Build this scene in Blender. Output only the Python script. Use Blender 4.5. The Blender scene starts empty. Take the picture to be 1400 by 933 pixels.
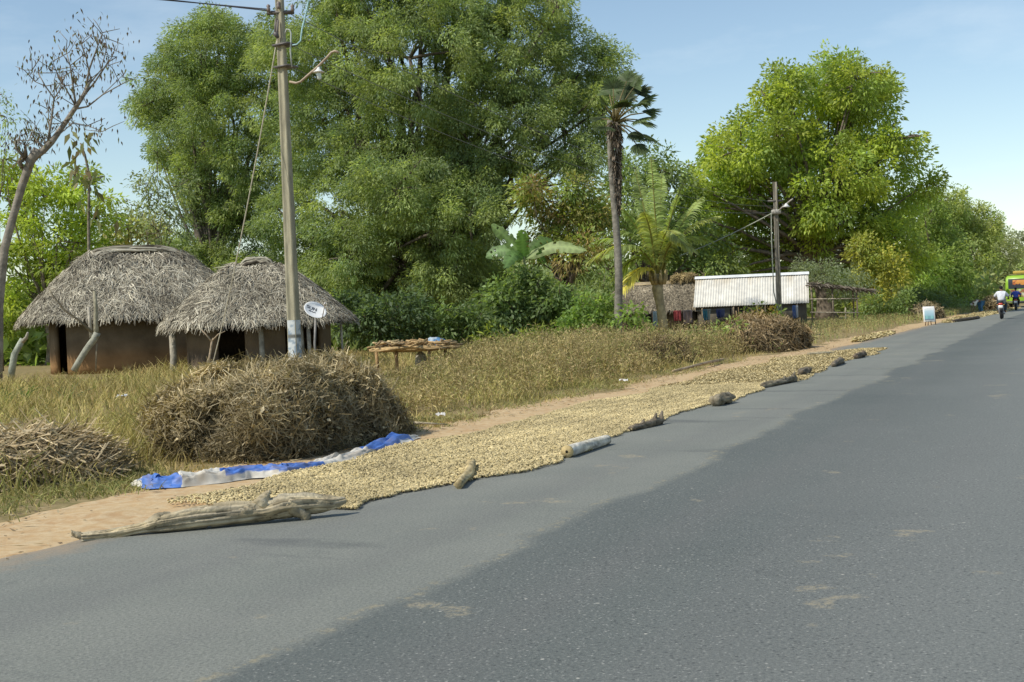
import bpy, math, random
import numpy as np
from mathutils import Vector, Matrix

random.seed(7)
rng = np.random.default_rng(11)
R = math.radians
sc = bpy.context.scene
col = bpy.data.collections.new("scene"); sc.collection.children.link(col)

# ------------------------------------------------------------------ camera
F, H = 1700.0, 1.4
PITCH, ROLL = math.atan(38.5 / F), R(2.3)
_f = Vector((0, math.cos(PITCH), -math.sin(PITCH)))
_u0 = Vector((0, math.sin(PITCH), math.cos(PITCH))); _r0 = Vector((1, 0, 0))
_r = _r0 * math.cos(ROLL) - _u0 * math.sin(ROLL)
_u = _r0 * math.sin(ROLL) + _u0 * math.cos(ROLL)
cam_d = bpy.data.cameras.new("camera"); cam = bpy.data.objects.new("camera", cam_d); col.objects.link(cam)
cam.matrix_world = Matrix(((_r.x, _u.x, -_f.x, 0), (_r.y, _u.y, -_f.y, 0), (_r.z, _u.z, -_f.z, H), (0, 0, 0, 1)))
cam_d.sensor_width = 36; cam_d.lens = F * 36 / 1400; cam_d.clip_end = 6000; cam_d.clip_start = 0.05
sc.camera = cam

def ray(px, py): return _f + _r * ((px - 700) / F) - _u * ((py - 466.5) / F)
def at(px, py, Y):
    d = ray(px, py); return np.array(Vector((0, 0, H)) + d * (Y / d.y))
def gp(px, py, z=0.0):
    d = ray(px, py); return np.array(Vector((0, 0, H)) + d * ((z - H) / d.z))
def gx(px, Y, z=0.0):                       # ground point below image column px at depth Y
    y = 466.5
    for _ in range(4):
        p = at(px, y, Y); y -= (z - p[2]) * F / Y
    return at(px, y, Y)

TH = R(24.1); sT, cT = math.sin(TH), math.cos(TH)
def rd(s, t, z=0.0):                        # road coordinates: along, across (left is negative)
    b = np.where(np.asarray(s) > 60, (np.asarray(s, float) - 60) ** 2 / 2400.0, 0.0)
    t = np.asarray(t) + b
    return np.stack(np.broadcast_arrays(s * sT + t * cT, s * cT - t * sT, z), -1).astype(float)
def st(p):
    return p[0] * sT + p[1] * cT, p[0] * cT - p[1] * sT

# ------------------------------------------------------------------ noise
def vnoise(p, seed=0):
    p = np.asarray(p, float); i = np.floor(p).astype(np.int64); f = p - i; f = f * f * (3 - 2 * f)
    def h(ix, iy, iz):
        n = (ix * 374761393 + iy * 668265263 + iz * 2147483647 + seed * 974634777) & 0xffffffff
        n = ((n ^ (n >> 13)) * 1274126177) & 0xffffffff
        return ((n ^ (n >> 16)) & 0xffff) / 65535.0
    r = 0
    for dx in (0, 1):
        for dy in (0, 1):
            for dz in (0, 1):
                w = (f[..., 0] if dx else 1 - f[..., 0]) * (f[..., 1] if dy else 1 - f[..., 1]) * (f[..., 2] if dz else 1 - f[..., 2])
                r = r + w * h(i[..., 0] + dx, i[..., 1] + dy, i[..., 2] + dz)
    return r * 2 - 1
def fbm(p, o=3, seed=0):
    p = np.asarray(p, float); r = 0; a = 1; 
    for k in range(o): r = r + a * vnoise(p * 2 ** k, seed + k); a *= .5
    return r
def unit(v): return v / np.maximum(np.linalg.norm(v, axis=-1, keepdims=True), 1e-9)

# ------------------------------------------------------------------ materials
def new_mat(name):
    m = bpy.data.materials.new(name); m.use_nodes = True
    nt = m.node_tree; nt.nodes.clear()
    return m, nt, nt.nodes, nt.links
def col_mat(name, rough=.8, spec=.3, nscale=6, namt=.35, bump=0., bscale=40, transl=0., metal=0., stretch=None):
    """colour comes from the mesh's own colour layer, broken up by procedural noise"""
    m, nt, N, L = new_mat(name)
    out = N.new('ShaderNodeOutputMaterial'); b = N.new('ShaderNodeBsdfPrincipled')
    a = N.new('ShaderNodeAttribute'); a.attribute_name = 'Col'
    tc = N.new('ShaderNodeTexCoord'); n = N.new('ShaderNodeTexNoise'); n.inputs['Scale'].default_value = nscale; n.inputs['Detail'].default_value = 5
    src = tc.outputs['Object']
    if stretch:
        mp = N.new('ShaderNodeMapping'); mp.inputs['Scale'].default_value = stretch; L.new(src, mp.inputs[0]); src = mp.outputs[0]
    L.new(src, n.inputs['Vector'])
    mr = N.new('ShaderNodeMapRange'); mr.inputs['From Min'].default_value = .3; mr.inputs['From Max'].default_value = .7
    mr.inputs['To Min'].default_value = 1 - namt; mr.inputs['To Max'].default_value = 1 + namt
    L.new(n.outputs['Fac'], mr.inputs[0])
    mx = N.new('ShaderNodeMix'); mx.data_type = 'RGBA'; mx.blend_type = 'MULTIPLY'; mx.inputs[0].default_value = 1
    L.new(a.outputs['Color'], mx.inputs[6]); L.new(mr.outputs[0], mx.inputs[7])
    L.new(mx.outputs[2], b.inputs['Base Color'])
    b.inputs['Roughness'].default_value = rough; b.inputs['Specular IOR Level'].default_value = spec; b.inputs['Metallic'].default_value = metal
    if bump:
        n2 = N.new('ShaderNodeTexNoise'); n2.inputs['Scale'].default_value = bscale; n2.inputs['Detail'].default_value = 6; L.new(src, n2.inputs['Vector'])
        bp = N.new('ShaderNodeBump'); bp.inputs['Strength'].default_value = bump; bp.inputs['Distance'].default_value = .02
        L.new(n2.outputs['Fac'], bp.inputs['Height']); L.new(bp.outputs[0], b.inputs['Normal'])
    if transl:
        t = N.new('ShaderNodeBsdfTranslucent'); tm = N.new('ShaderNodeMix'); tm.data_type = 'RGBA'; tm.blend_type = 'MULTIPLY'; tm.inputs[0].default_value = 1
        tm.inputs[7].default_value = (1.5, 1.5, .7, 1); L.new(mx.outputs[2], tm.inputs[6]); L.new(tm.outputs[2], t.inputs['Color'])
        ms = N.new('ShaderNodeMixShader'); ms.inputs[0].default_value = transl
        L.new(b.outputs[0], ms.inputs[1]); L.new(t.outputs[0], ms.inputs[2]); L.new(ms.outputs[0], out.inputs[0])
    else: L.new(b.outputs[0], out.inputs[0])
    return m
M = dict(
    leaf=col_mat('leaf', rough=.55, spec=.35, nscale=1.2, namt=.25, transl=.45),
    straw=col_mat('straw', rough=.85, spec=.15, nscale=3, namt=.22, transl=.12),
    thatch=col_mat('thatch', rough=.9, spec=.1, nscale=1.3, namt=.3),
    wood=col_mat('wood', rough=.85, spec=.2, nscale=9, namt=.4, bump=.6, bscale=30),
    bark=col_mat('bark', rough=.95, spec=.1, nscale=5, namt=.4, bump=.8, bscale=18),
    mud=col_mat('mud', rough=.95, spec=.05, nscale=1.5, namt=.3, bump=.5, bscale=12),
    concrete=col_mat('concrete', rough=.85, spec=.2, nscale=4, namt=.28, bump=.35, bscale=50, stretch=(3, 3, .6)),
    metal=col_mat('metal', rough=.5, spec=.5, nscale=5, namt=.2),
    sheet=col_mat('roof_sheet', rough=.6, spec=.35, nscale=2.5, namt=.14),
    paint=col_mat('paint', rough=.35, spec=.5, nscale=3, namt=.08),
    cloth=col_mat('cloth', rough=.9, spec=.1, nscale=8, namt=.15, transl=.12),
    plastic=col_mat('plastic', rough=.55, spec=.4, nscale=7, namt=.12),
    rubber=col_mat('rubber', rough=.8, spec=.3, nscale=7, namt=.15),
    skin=col_mat('skin', rough=.6, spec=.3, nscale=7, namt=.08),
    nut=col_mat('nut_shell', rough=.85, spec=.15, nscale=1.1, namt=.14),
)

# ------------------------------------------------------------------ mesh builder
class MB:
    def __init__(s): s.V = []; s.C = []; s.Q = []; s.T = []; s.n = 0
    def add(s, V, Q=None, T=None, c=(.5, .5, .5)):
        V = np.asarray(V, float).reshape(-1, 3); c = np.asarray(c, float)
        if c.ndim == 1: c = np.broadcast_to(c, (len(V), 3))
        s.V.append(V); s.C.append(c)
        if Q is not None and len(Q): s.Q.append(np.asarray(Q, np.int64).reshape(-1, 4) + s.n)
        if T is not None and len(T): s.T.append(np.asarray(T, np.int64).reshape(-1, 3) + s.n)
        s.n += len(V); return s
    def build(s, name, mat, parent=None, smooth=False):
        V = np.concatenate(s.V); C = np.concatenate(s.C)
        Q = np.concatenate(s.Q) if s.Q else np.zeros((0, 4), np.int64)
        T = np.concatenate(s.T) if s.T else np.zeros((0, 3), np.int64)
        root = np.zeros(3)
        me = bpy.data.meshes.new(name)
        o = bpy.data.objects.new(name, me); col.objects.link(o)
        if parent is not None: o.parent = parent
        else:
            lo, hi = V.min(0), V.max(0); root = np.array([(lo[0] + hi[0]) / 2, (lo[1] + hi[1]) / 2, lo[2]]); o.location = root
        O = np.array(root) if parent is None else parent_origin(parent)
        V = V - O
        me.vertices.add(len(V)); me.vertices.foreach_set('co', V.astype(np.float32).ravel())
        me.loops.add(len(Q) * 4 + len(T) * 3)
        me.loops.foreach_set('vertex_index', np.concatenate([Q.ravel(), T.ravel()]).astype(np.int32))
        me.polygons.add(len(Q) + len(T))
        ls = np.concatenate([np.arange(len(Q)) * 4, len(Q) * 4 + np.arange(len(T)) * 3]).astype(np.int32)
        me.polygons.foreach_set('loop_start', ls)
        if smooth: me.polygons.foreach_set('use_smooth', np.ones(len(Q) + len(T), bool))
        ca = me.attributes.new('Col', 'FLOAT_COLOR', 'POINT')
        ca.data.foreach_set('color', np.concatenate([C, np.ones((len(C), 1))], 1).astype(np.float32).ravel())
        me.materials.append(mat); me.update(calc_edges=True); me.validate()
        return o
def parent_origin(p):
    o = np.zeros(3)
    while p is not None:
        o = o + np.array(p.location); p = p.parent
    return o
def tag(o, label, cat, group=None, kind=None):
    if label: o['label'] = label
    if cat: o['category'] = cat
    if group: o['group'] = group
    if kind: o['kind'] = kind
    return o
def thing(name, loc, label, cat, group=None):
    o = bpy.data.objects.new(name, None); col.objects.link(o); o.location = Vector([float(v) for v in loc]); o.empty_display_size = .2
    return tag(o, label, cat, group)

# ------------------------------------------------------------------ shapes
def frames(P):
    P = np.asarray(P, float); t = np.gradient(P, axis=0); t = unit(t)
    ref = np.array([0, 0, 1.]) if abs(t[0][2]) < .9 else np.array([1., 0, 0])
    n = unit(np.cross(ref, t[0])); Ns = [n]
    for k in range(1, len(P)):
        n = Ns[-1] - t[k] * np.dot(Ns[-1], t[k]); Ns.append(n / max(np.linalg.norm(n), 1e-9))
    Ns = np.array(Ns); return t, Ns, np.cross(t, Ns)
def tube(mb, P, r, c=(.3, .3, .3), sides=6, cap=True, rough=0., seed=0, cvar=0.):
    P = np.asarray(P, float); n = len(P); r = np.broadcast_to(np.asarray(r, float), (n,))
    t, A, B = frames(P); a = np.linspace(0, 2 * math.pi, sides, endpoint=False)
    ring = A[:, None] * np.cos(a)[None, :, None] + B[:, None] * np.sin(a)[None, :, None]
    rr = r[:, None] * np.ones((1, sides))
    if rough: rr = rr * (1 + rough * fbm(P[:, None] * 6 / max(r.mean() * 10, .3) + ring * 1.7, 2, seed))
    V = (P[:, None] + ring * rr[..., None]).reshape(-1, 3)
    i = np.arange(n - 1)[:, None] * sides; j = np.arange(sides)[None]; k = (j + 1) % sides
    Q = np.stack([i + j, i + k, i + sides + k, i + sides + j], -1).reshape(-1, 4)
    T = []
    if cap:
        V = np.concatenate([V, P[:1], P[-1:]]); c0 = n * sides
        T = [[c0, (q + 1) % sides, q] for q in range(sides)] + [[c0 + 1, (n - 1) * sides + q, (n - 1) * sides + (q + 1) % sides] for q in range(sides)]
    cc = np.asarray(c, float)
    if cc.ndim == 2 and len(cc) == n:
        cc = np.repeat(cc, sides, 0)
        if cap: cc = np.concatenate([cc, cc[:1], cc[-1:]])
    if cvar:
        cc = np.broadcast_to(cc, (len(V), 3)) * (1 + cvar * (rng.random((len(V), 1)) * 2 - 1))
    return mb.add(V, Q, T, cc)
def seg(mb, a, b, r, c, sides=6, n=2, r2=None):
    a = np.asarray(a, float); b = np.asarray(b, float); f = np.linspace(0, 1, n)[:, None]
    return tube(mb, a + (b - a) * f, np.linspace(r, r if r2 is None else r2, n), c, sides)
def box(mb, c, size, col_, rz=0., ax=None, bev=0.):
    """bevelled box; ax: optional 3x3 rows = local axes"""
    h = np.asarray(size, float) / 2; b = min(bev, h.min() * .45)
    if b > 0:
        V = []; 
        for z, k in ((-h[2], b), (-h[2] + b, 0), (h[2] - b, 0), (h[2], b)):
            x, y = h[0] - k, h[1] - k; e = b
            V += [(x - e, -y, z), (x, -y + e, z), (x, y - e, z), (x - e, y, z), (-x + e, y, z), (-x, y - e, z), (-x, -y + e, z), (-x + e, -y, z)]
        Q = [(k * 8 + j, k * 8 + (j + 1) % 8, k * 8 + 8 + (j + 1) % 8, k * 8 + 8 + j) for k in range(3) for j in range(8)]
        Q += [(0, 7, 6, 1), (1, 6, 5, 2), (2, 5, 4, 3), (24, 25, 30, 31), (25, 26, 29, 30), (26, 27, 28, 29)]
    else:
        V = [(x * h[0], y * h[1], z * h[2]) for z in (-1, 1) for x, y in ((-1, -1), (1, -1), (1, 1), (-1, 1))]
        Q = [(0, 3, 2, 1), (4, 5, 6, 7), (0, 1, 5, 4), (1, 2, 6, 5), (2, 3, 7, 6), (3, 0, 4, 7)]
    V = np.array(V)
    if ax is not None: V = V @ np.asarray(ax, float)
    elif rz:
        s_, c_ = math.sin(rz), math.cos(rz); V = V @ np.array([[c_, s_, 0], [-s_, c_, 0], [0, 0, 1]])
    return mb.add(V + np.asarray(c, float), Q, None, col_)
def leaves(mb, P, A, Nn, L, W, C, droop=.15):
    A = unit(A); S = unit(np.cross(A, Nn)); L = np.asarray(L)[:, None]; W = np.asarray(W)[:, None]
    mid = P + A * L * .42; tip = P + A * L; dz = np.zeros_like(P); dz[:, 2:] = L * droop
    V = np.stack([P, mid + S * W / 2, tip - dz, mid - S * W / 2], 1).reshape(-1, 3)
    return mb.add(V, np.arange(len(P) * 4).reshape(-1, 4), None, np.repeat(C, 4, 0))
def ribbons(mb, P, W, C, side=None):
    """P (n,k,3) centre lines, W (n,k) widths"""
    n, k, _ = P.shape
    t = unit(np.gradient(P, axis=1))
    if side is None:
        side = unit(rng.normal(size=(n, 1, 3))); 
    S = unit(np.cross(t, side)) * (np.asarray(W)[..., None] / 2)
    V = np.stack([P - S, P + S], 2).reshape(-1, 3)
    b = (np.arange(n) * k * 2)[:, None] + (np.arange(k - 1) * 2)[None]
    Q = np.stack([b, b + 1, b + 3, b + 2], -1).reshape(-1, 4)
    C = np.asarray(C); C = np.repeat(C, k * 2, 0) if C.ndim == 2 else np.repeat(C.reshape(-1, 3), 2, 0)
    return mb.add(V, Q, None, C)
def rdir(n): return unit(rng.normal(size=(n, 3)))
def mixc(cols, n, w=None):
    cols = np.asarray(cols, float); i = rng.choice(len(cols), n, p=w); j = rng.choice(len(cols), n, p=w); f = rng.random((n, 1))
    return cols[i] * f + cols[j] * (1 - f)

# ------------------------------------------------------------------ trees
def crown_pts(blobs, puff, dens, leafL, leafW, cols, flat=.75, droop=.3, up=.6, keep=.55, under=.35, cjit=.3):
    """leaf clumps spread through a set of lobes"""
    mb = MB(); B = np.array([b[0] for b in blobs]); Rr = np.array([b[1] for b in blobs]); tops = []
    for i in range(len(B)):
        rad = Rr[i]; n = max(6, int(4 * math.pi * (rad.prod() ** (2 / 3)) / (puff ** 2) * .55))
        d = rdir(n); u = rng.random((n, 1)) ** .28
        nz = 1 + .28 * fbm(d * 1.9 + B[i] * .37, 2, i)[:, None]
        c = B[i] + d * rad * u * nz
        dmin = np.full(n, 9.)
        for j in range(len(B)):
            if j != i: dmin = np.minimum(dmin, np.linalg.norm((c - B[j]) / Rr[j], axis=1))
        c = c[dmin > keep]; d = d[dmin > keep]
        low = (d[:, 2] < -.45) & (rng.random(len(d)) > under); c = c[~low]; d = d[~low]
        tops.append(c)
        pr = puff * (.4 + 1.0 * rng.random(len(c)) ** 1.5)
        pc = mixc(cols, len(c)) * (1 + cjit * (rng.random((len(c), 1)) * 2 - 1))
        nl = np.maximum(4, (dens * (pr / puff) ** 2).astype(int)); idx = np.repeat(np.arange(len(c)), nl); m = len(idx)
        q = rdir(m); rr = rng.random((m, 1)) ** .45
        off = q * rr * pr[idx, None]; off[:, 2] *= flat; off[:, 2] -= .25 * (off[:, 0] ** 2 + off[:, 1] ** 2) / pr[idx]
        A = q * .8 + d[idx] * .5 + rng.normal(size=(m, 3)) * .45; A[:, 2] -= droop
        Nn = rng.normal(size=(m, 3)) * .55 + q * .3; Nn[:, 2] += up
        s_ = .7 + .6 * rng.random(m)
        C = pc[idx] * (.82 + .36 * rng.random((m, 1)))
        leaves(mb, c[idx] + off, A, Nn, leafL * s_, leafW * s_, C)
    return mb, tops
def limb(mb, a, b, r0, r1, c, n=6, wob=.12, sides=6):
    a = np.asarray(a, float); b = np.asarray(b, float); L = np.linalg.norm(b - a); f = np.linspace(0, 1, n)[:, None]
    P = a + (b - a) * f; w = np.sin(f * math.pi) * L * wob
    P = P + w * rng.normal(size=3) * .5 + np.array([0, 0, 1.]) * w * .15
    P[1:-1] += rng.normal(size=(n - 2, 3)) * L * .015
    return tube(mb, P, np.linspace(r0, r1, n), c, sides, True, .12, random.randint(0, 99), .15)
def tree(name, label, Y, base_px, blobs, puff, dens, leafL, leafW, cols, trunk_r=.3, bark=(.16, .13, .10), group=None, ysp=1., depth=1.0, bz=None, **kw):
    base = gx(base_px, Y); t = thing(name, base, label, 'tree' if 'tree' in name or 'palm' in name else 'shrub', group)
    k = Y / F; bl = []; blobs = list(blobs)
    for b in list(blobs):
        for _ in range(2 if b[2] > 24 else 0):
            a_ = random.uniform(0, 2 * math.pi); q_ = b[2] * random.uniform(.32, .5); blobs.append((b[0] + b[2] * .68 * math.cos(a_), b[1] + b[2] * .68 * math.sin(a_), q_))
    for b in blobs:
        c = at(b[0], b[1], Y + (b[3] if len(b) > 3 else random.uniform(-1, 1) * ysp)); r = b[2] * k
        bl.append((c, np.array([r, r * depth, r * (b[4] if len(b) > 4 else .92)])))
    mb, tops = crown_pts(bl, puff, dens, leafL, leafW, cols, **kw)
    mb.build('crown', M['leaf'], t)
    tb = MB(); cs = np.array([b[0] for b in bl]); low = cs[:, 2].min(); mean = cs.mean(0)
    fork = np.array([base[0] * .6 + mean[0] * .4, base[1] * .6 + mean[1] * .4, max(low * .8, (mean[2]) * .45)])
    P = base + (fork - base) * np.linspace(0, 1, 7)[:, None]; P[1:-1] += rng.normal(size=(5, 3)) * trunk_r * .25
    rr = np.linspace(1.0, .7, 7) * trunk_r; rr[0] *= 1.35
    tube(tb, P, rr, bark, 9, True, .15, 3, .15)
    for b, tp in zip(bl, tops):
        limb(tb, fork - np.array([0, 0, random.uniform(0, .2) * fork[2]]), b[0] * .9 + fork * .1, trunk_r * .3, trunk_r * .07, bark)
        if len(tp):
            for q in tp[rng.integers(0, len(tp), min(5, len(tp)))]: limb(tb, b[0], q, trunk_r * .13, .02, bark, 5, .1, 5)
    tb.build('trunk', M['bark'], t, True)
    return t

# ------------------------------------------------------------------ world and sun
SUN_EL = 48; sv = Vector((-.86, -.51, 0)).normalized(); sun_dir = Vector((sv.x * math.cos(R(SUN_EL)), sv.y * math.cos(R(SUN_EL)), math.sin(R(SUN_EL))))
w = bpy.data.worlds.new("World"); sc.world = w; w.use_nodes = True
N, L = w.node_tree.nodes, w.node_tree.links; N.clear()
wo = N.new('ShaderNodeOutputWorld'); bg = N.new('ShaderNodeBackground'); sky = N.new('ShaderNodeTexSky')
sky.sky_type = 'NISHITA'; sky.sun_disc = False; sky.sun_elevation = R(SUN_EL); sky.sun_rotation = math.atan2(sv.x, sv.y)
sky.air_density = 1.0; sky.dust_density = .4; sky.ozone_density = 1.0
tc = N.new('ShaderNodeTexCoord'); mp = N.new('ShaderNodeMapping'); mp.inputs['Scale'].default_value = (1, 1, 3.2); L.new(tc.outputs['Generated'], mp.inputs[0])
cn = N.new('ShaderNodeTexNoise'); cn.inputs['Scale'].default_value = 3.3; cn.inputs['Detail'].default_value = 7; cn.inputs['Roughness'].default_value = .6; L.new(mp.outputs[0], cn.inputs['Vector'])
cr = N.new('ShaderNodeMapRange'); cr.inputs['From Min'].default_value = .52; cr.inputs['From Max'].default_value = .8; cr.inputs['To Max'].default_value = .3; L.new(cn.outputs['Fac'], cr.inputs[0])
cm = N.new('ShaderNodeMix'); cm.data_type = 'RGBA'; cm.inputs[7].default_value = (6.6, 7.2, 8.0, 1); L.new(cr.outputs[0], cm.inputs[0]); L.new(sky.outputs[0], cm.inputs[6])
ct = N.new('ShaderNodeMix'); ct.data_type = 'RGBA'; ct.blend_type = 'MULTIPLY'; ct.inputs[0].default_value = 1; ct.inputs[7].default_value = (1.05, 1.04, .97, 1); L.new(cm.outputs[2], ct.inputs[6]); L.new(ct.outputs[2], bg.inputs[0]); bg.inputs[1].default_value = .15; L.new(bg.outputs[0], wo.inputs[0])
sd = bpy.data.lights.new('sun', 'SUN'); so = bpy.data.objects.new('sun', sd); col.objects.link(so)
sd.energy = 4.3; sd.angle = R(.5); sd.color = (1, .94, .82); so.rotation_euler = sun_dir.to_track_quat('Z', 'Y').to_euler(); so.location = (0, 0, 40)
sc.view_settings.view_transform = 'Standard'; sc.view_settings.look = 'None'; sc.view_settings.exposure = 0

# ------------------------------------------------------------------ ground, verge, road
def node_ground(name, cols, scales, bump=.5, edge=None):
    m, nt, N, L = new_mat(name)
    out = N.new('ShaderNodeOutputMaterial'); b = N.new('ShaderNodeBsdfPrincipled'); b.inputs['Roughness'].default_value = .95; b.inputs['Specular IOR Level'].default_value = .1
    tc = N.new('ShaderNodeTexCoord'); prev = None
    for k, s in enumerate(scales):
        n = N.new('ShaderNodeTexNoise'); n.inputs['Scale'].default_value = s; n.inputs['Detail'].default_value = 6; n.inputs['Roughness'].default_value = .62; L.new(tc.outputs['Object'], n.inputs['Vector'])
        r = N.new('ShaderNodeMapRange'); r.inputs['From Min'].default_value = .4; r.inputs['From Max'].default_value = .62; L.new(n.outputs['Fac'], r.inputs[0])
        mx = N.new('ShaderNodeMix'); mx.data_type = 'RGBA'; L.new(r.outputs[0], mx.inputs[0]); mx.inputs[7].default_value = (*cols[k + 1], 1)
        if prev is None: mx.inputs[6].default_value = (*cols[0], 1)
        else: L.new(prev, mx.inputs[6])
        prev = mx.outputs[2]; last = n
    L.new(prev, b.inputs['Base Color'])
    bp = N.new('ShaderNodeBump'); bp.inputs['Strength'].default_value = bump; bp.inputs['Distance'].default_value = .03; L.new(last.outputs['Fac'], bp.inputs['Height']); L.new(bp.outputs[0], b.inputs['Normal'])
    L.new(b.outputs[0], out.inputs[0]); return m
M['soil'] = node_ground('soil', [(.25, .19, .09), (.17, .15, .06), (.30, .23, .12)], [.35, 6])
M['dirt'] = node_ground('dirt', [(.49, .345, .185), (.42, .27, .14), (.53, .41, .25)], [.9, 9], .4)
M['far_soil'] = M['soil']

g = MB(); g.add([(-1500, -60, 0), (1500, -60, 0), (1500, 3000, 0), (-1500, 3000, 0)], [(0, 1, 2, 3)]); tag(g.build('ground', M['soil']), None, None, None, 'structure')

def strip(name, mat, s, tl, tr, nt_, zf, uv=False):
    S = np.asarray(s, float); f = np.linspace(0, 1, nt_)
    T = tl[:, None] + (tr - tl)[:, None] * f[None]
    Z = zf(S[:, None] + 0 * T, T, f[None] + 0 * T)
    V = rd(S[:, None] + 0 * T, T, Z).reshape(-1, 3); n = len(S)
    i = np.arange(n - 1)[:, None] * nt_ + np.arange(nt_ - 1)[None]
    Q = np.stack([i, i + 1, i + nt_ + 1, i + nt_], -1).reshape(-1, 4)
    mb = MB(); mb.add(V, Q); o = mb.build(name, mat, None, True)
    if uv:
        a = o.data.attributes.new('road', 'FLOAT_VECTOR', 'POINT')
        a.data.foreach_set('vector', np.stack([S[:, None] + 0 * T, T, 0 * T], -1).reshape(-1, 3).astype(np.float32).ravel())
    return tag(o, None, None, None, 'structure')
sA = np.concatenate([np.arange(-8, 45, .12), np.arange(45, 420, 1.0)])
e1 = fbm(np.stack([sA * .6, sA * 0, sA * 0], -1), 4, 3); e2 = fbm(np.stack([sA * .8, sA * 0 + 5, sA * 0], -1), 4, 9)
strip('verge', M['dirt'], sA, -7.35 + .35 * e1, np.full(len(sA), -5.6), 12,
      lambda S, T, f: .004 + .02 * np.abs(fbm(np.stack([S * 1.5, T * 1.5, 0 * S], -1), 3, 2)) * np.minimum(f * 4, 1) * (f < .9))
REDGE = -6.1 + .11 * e2
def zroad(S, T, f): return np.where(f <= 0, .005, .035)
def road_mat():
    m, nt, N, L = new_mat('asphalt')
    out = N.new('ShaderNodeOutputMaterial'); b = N.new('ShaderNodeBsdfPrincipled'); b.inputs['Roughness'].default_value = .78; b.inputs['Specular IOR Level'].default_value = .2
    at_ = N.new('ShaderNodeAttribute'); at_.attribute_name = 'road'; sep = N.new('ShaderNodeSeparateXYZ'); L.new(at_.outputs['Vector'], sep.inputs[0])
    def noise(scale, det=5, rough=.6, stretch=None, loc=0):
        n = N.new('ShaderNodeTexNoise'); n.inputs['Scale'].default_value = scale; n.inputs['Detail'].default_value = det; n.inputs['Roughness'].default_value = rough
        mp = N.new('ShaderNodeMapping'); mp.inputs['Location'].default_value = (loc, loc * .7, 0)
        if stretch: mp.inputs['Scale'].default_value = stretch
        L.new(at_.outputs['Vector'], mp.inputs[0]); L.new(mp.outputs[0], n.inputs['Vector']); return n.outputs['Fac']
    def rng_(v, a, b_, c=0., d=1.):
        r = N.new('ShaderNodeMapRange'); L.new(v, r.inputs[0])
        for k, x in zip(('From Min', 'From Max', 'To Min', 'To Max'), (a, b_, c, d)): r.inputs[k].default_value = x
        return r.outputs[0]
    def math_(op, a, b_=None):
        n = N.new('ShaderNodeMath'); n.operation = op
        for k, x in enumerate((a, b_)):
            if x is None: continue
            if isinstance(x, (int, float)): n.inputs[k].default_value = x
            else: L.new(x, n.inputs[k])
        return n.outputs[0]
    def mix(f, a, b_, mode='MIX'):
        n = N.new('ShaderNodeMix'); n.data_type = 'RGBA'; n.blend_type = mode
        if isinstance(f, (int, float)): n.inputs[0].default_value = f
        else: L.new(f, n.inputs[0])
        for k, x in ((6, a), (7, b_)):
            if isinstance(x, tuple): n.inputs[k].default_value = (*x, 1)
            else: L.new(x, n.inputs[k])
        return n.outputs[2]
    tt = sep.outputs['Y']
    # the newer dark course begins about 2.9 m left of the lane's middle; its edge wanders a little
    seam = math_('ADD', tt, math_('MULTIPLY', math_('SUBTRACT', noise(.35, 4), .5), .9))
    newer = rng_(seam, -3.04, -2.88)
    old = mix(rng_(noise(.5, 6, .65), .35, .65), (.255, .26, .225), (.205, .215, .188))
    dark = mix(rng_(noise(.3, 6, .6, None, 8), .35, .65), (.112, .126, .118), (.145, .158, .146))
    dark = mix(rng_(math_('ADD', tt, math_('MULTIPLY', math_('SUBTRACT', noise(.4, 4, .6, (.4, 1, 1), 17), .5), 1.6)), -2.2, -.7, 0, .75), dark, (.205, .215, .20))  # paler towards the right: windscreen reflection painted into the asphalt colour
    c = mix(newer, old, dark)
    # long polished and dusty bands along the wheel tracks
    c = mix(rng_(noise(1, 3, .5, (.05, 1.1, 1), 3), .48, .7, 0, .45), c, (.17, .17, .16))
    # oil and damp stains running across the old course
    st_ = math_('MULTIPLY', rng_(noise(1, 5, .6, (1.3, .35, 1), 21), .58, .68), math_('SUBTRACT', .75, math_('MULTIPLY', newer, .6)))
    c = mix(math_('MULTIPLY', st_, .6), c, (.07, .076, .08))
    # grit: fine bright and dark specks
    for vs, rad, thr, cc in ((15, .15, .93, (.72, .68, .58)), (34, .26, .9, (.50, .49, .44)), (55, .36, .84, (.40, .40, .37)), (45, .42, .8, (.05, .055, .055))):
        v = N.new('ShaderNodeTexVoronoi'); v.inputs['Scale'].default_value = vs; L.new(at_.outputs['Vector'], v.inputs['Vector'])
        s2 = N.new('ShaderNodeSeparateColor'); L.new(v.outputs['Color'], s2.inputs[0])
        sp = math_('MULTIPLY', rng_(v.outputs['Distance'], rad, rad * .6), rng_(math_('ADD', s2.outputs[0], math_('MULTIPLY', math_('SUBTRACT', noise(.9, 3), .5), .5)), thr, thr + .03))
        sp = math_('MULTIPLY', sp, rng_(newer, 0, 1, .3, 1))
        c = mix(math_('MULTIPLY', sp, .62), c, cc)
    # broken tan chips along the seam
    ch = math_('MULTIPLY', rng_(math_('ABSOLUTE', math_('ADD', seam, 2.98)), .07, .02), rng_(noise(9, 4, .7), .52, .62))
    c = mix(math_('MULTIPLY', ch, .7), c, (.34, .30, .2))
    crk = N.new('ShaderNodeTexVoronoi'); crk.feature = 'DISTANCE_TO_EDGE'; crk.inputs['Scale'].default_value = .55
    mpc = N.new('ShaderNodeVectorMath'); mpc.operation = 'ADD'; nz = N.new('ShaderNodeTexNoise'); nz.inputs['Scale'].default_value = 2.5; nz.inputs['Detail'].default_value = 5
    L.new(at_.outputs['Vector'], nz.inputs['Vector']); L.new(at_.outputs['Vector'], mpc.inputs[0]); L.new(nz.outputs['Color'], mpc.inputs[1]); L.new(mpc.outputs[0], crk.inputs['Vector'])
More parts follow.
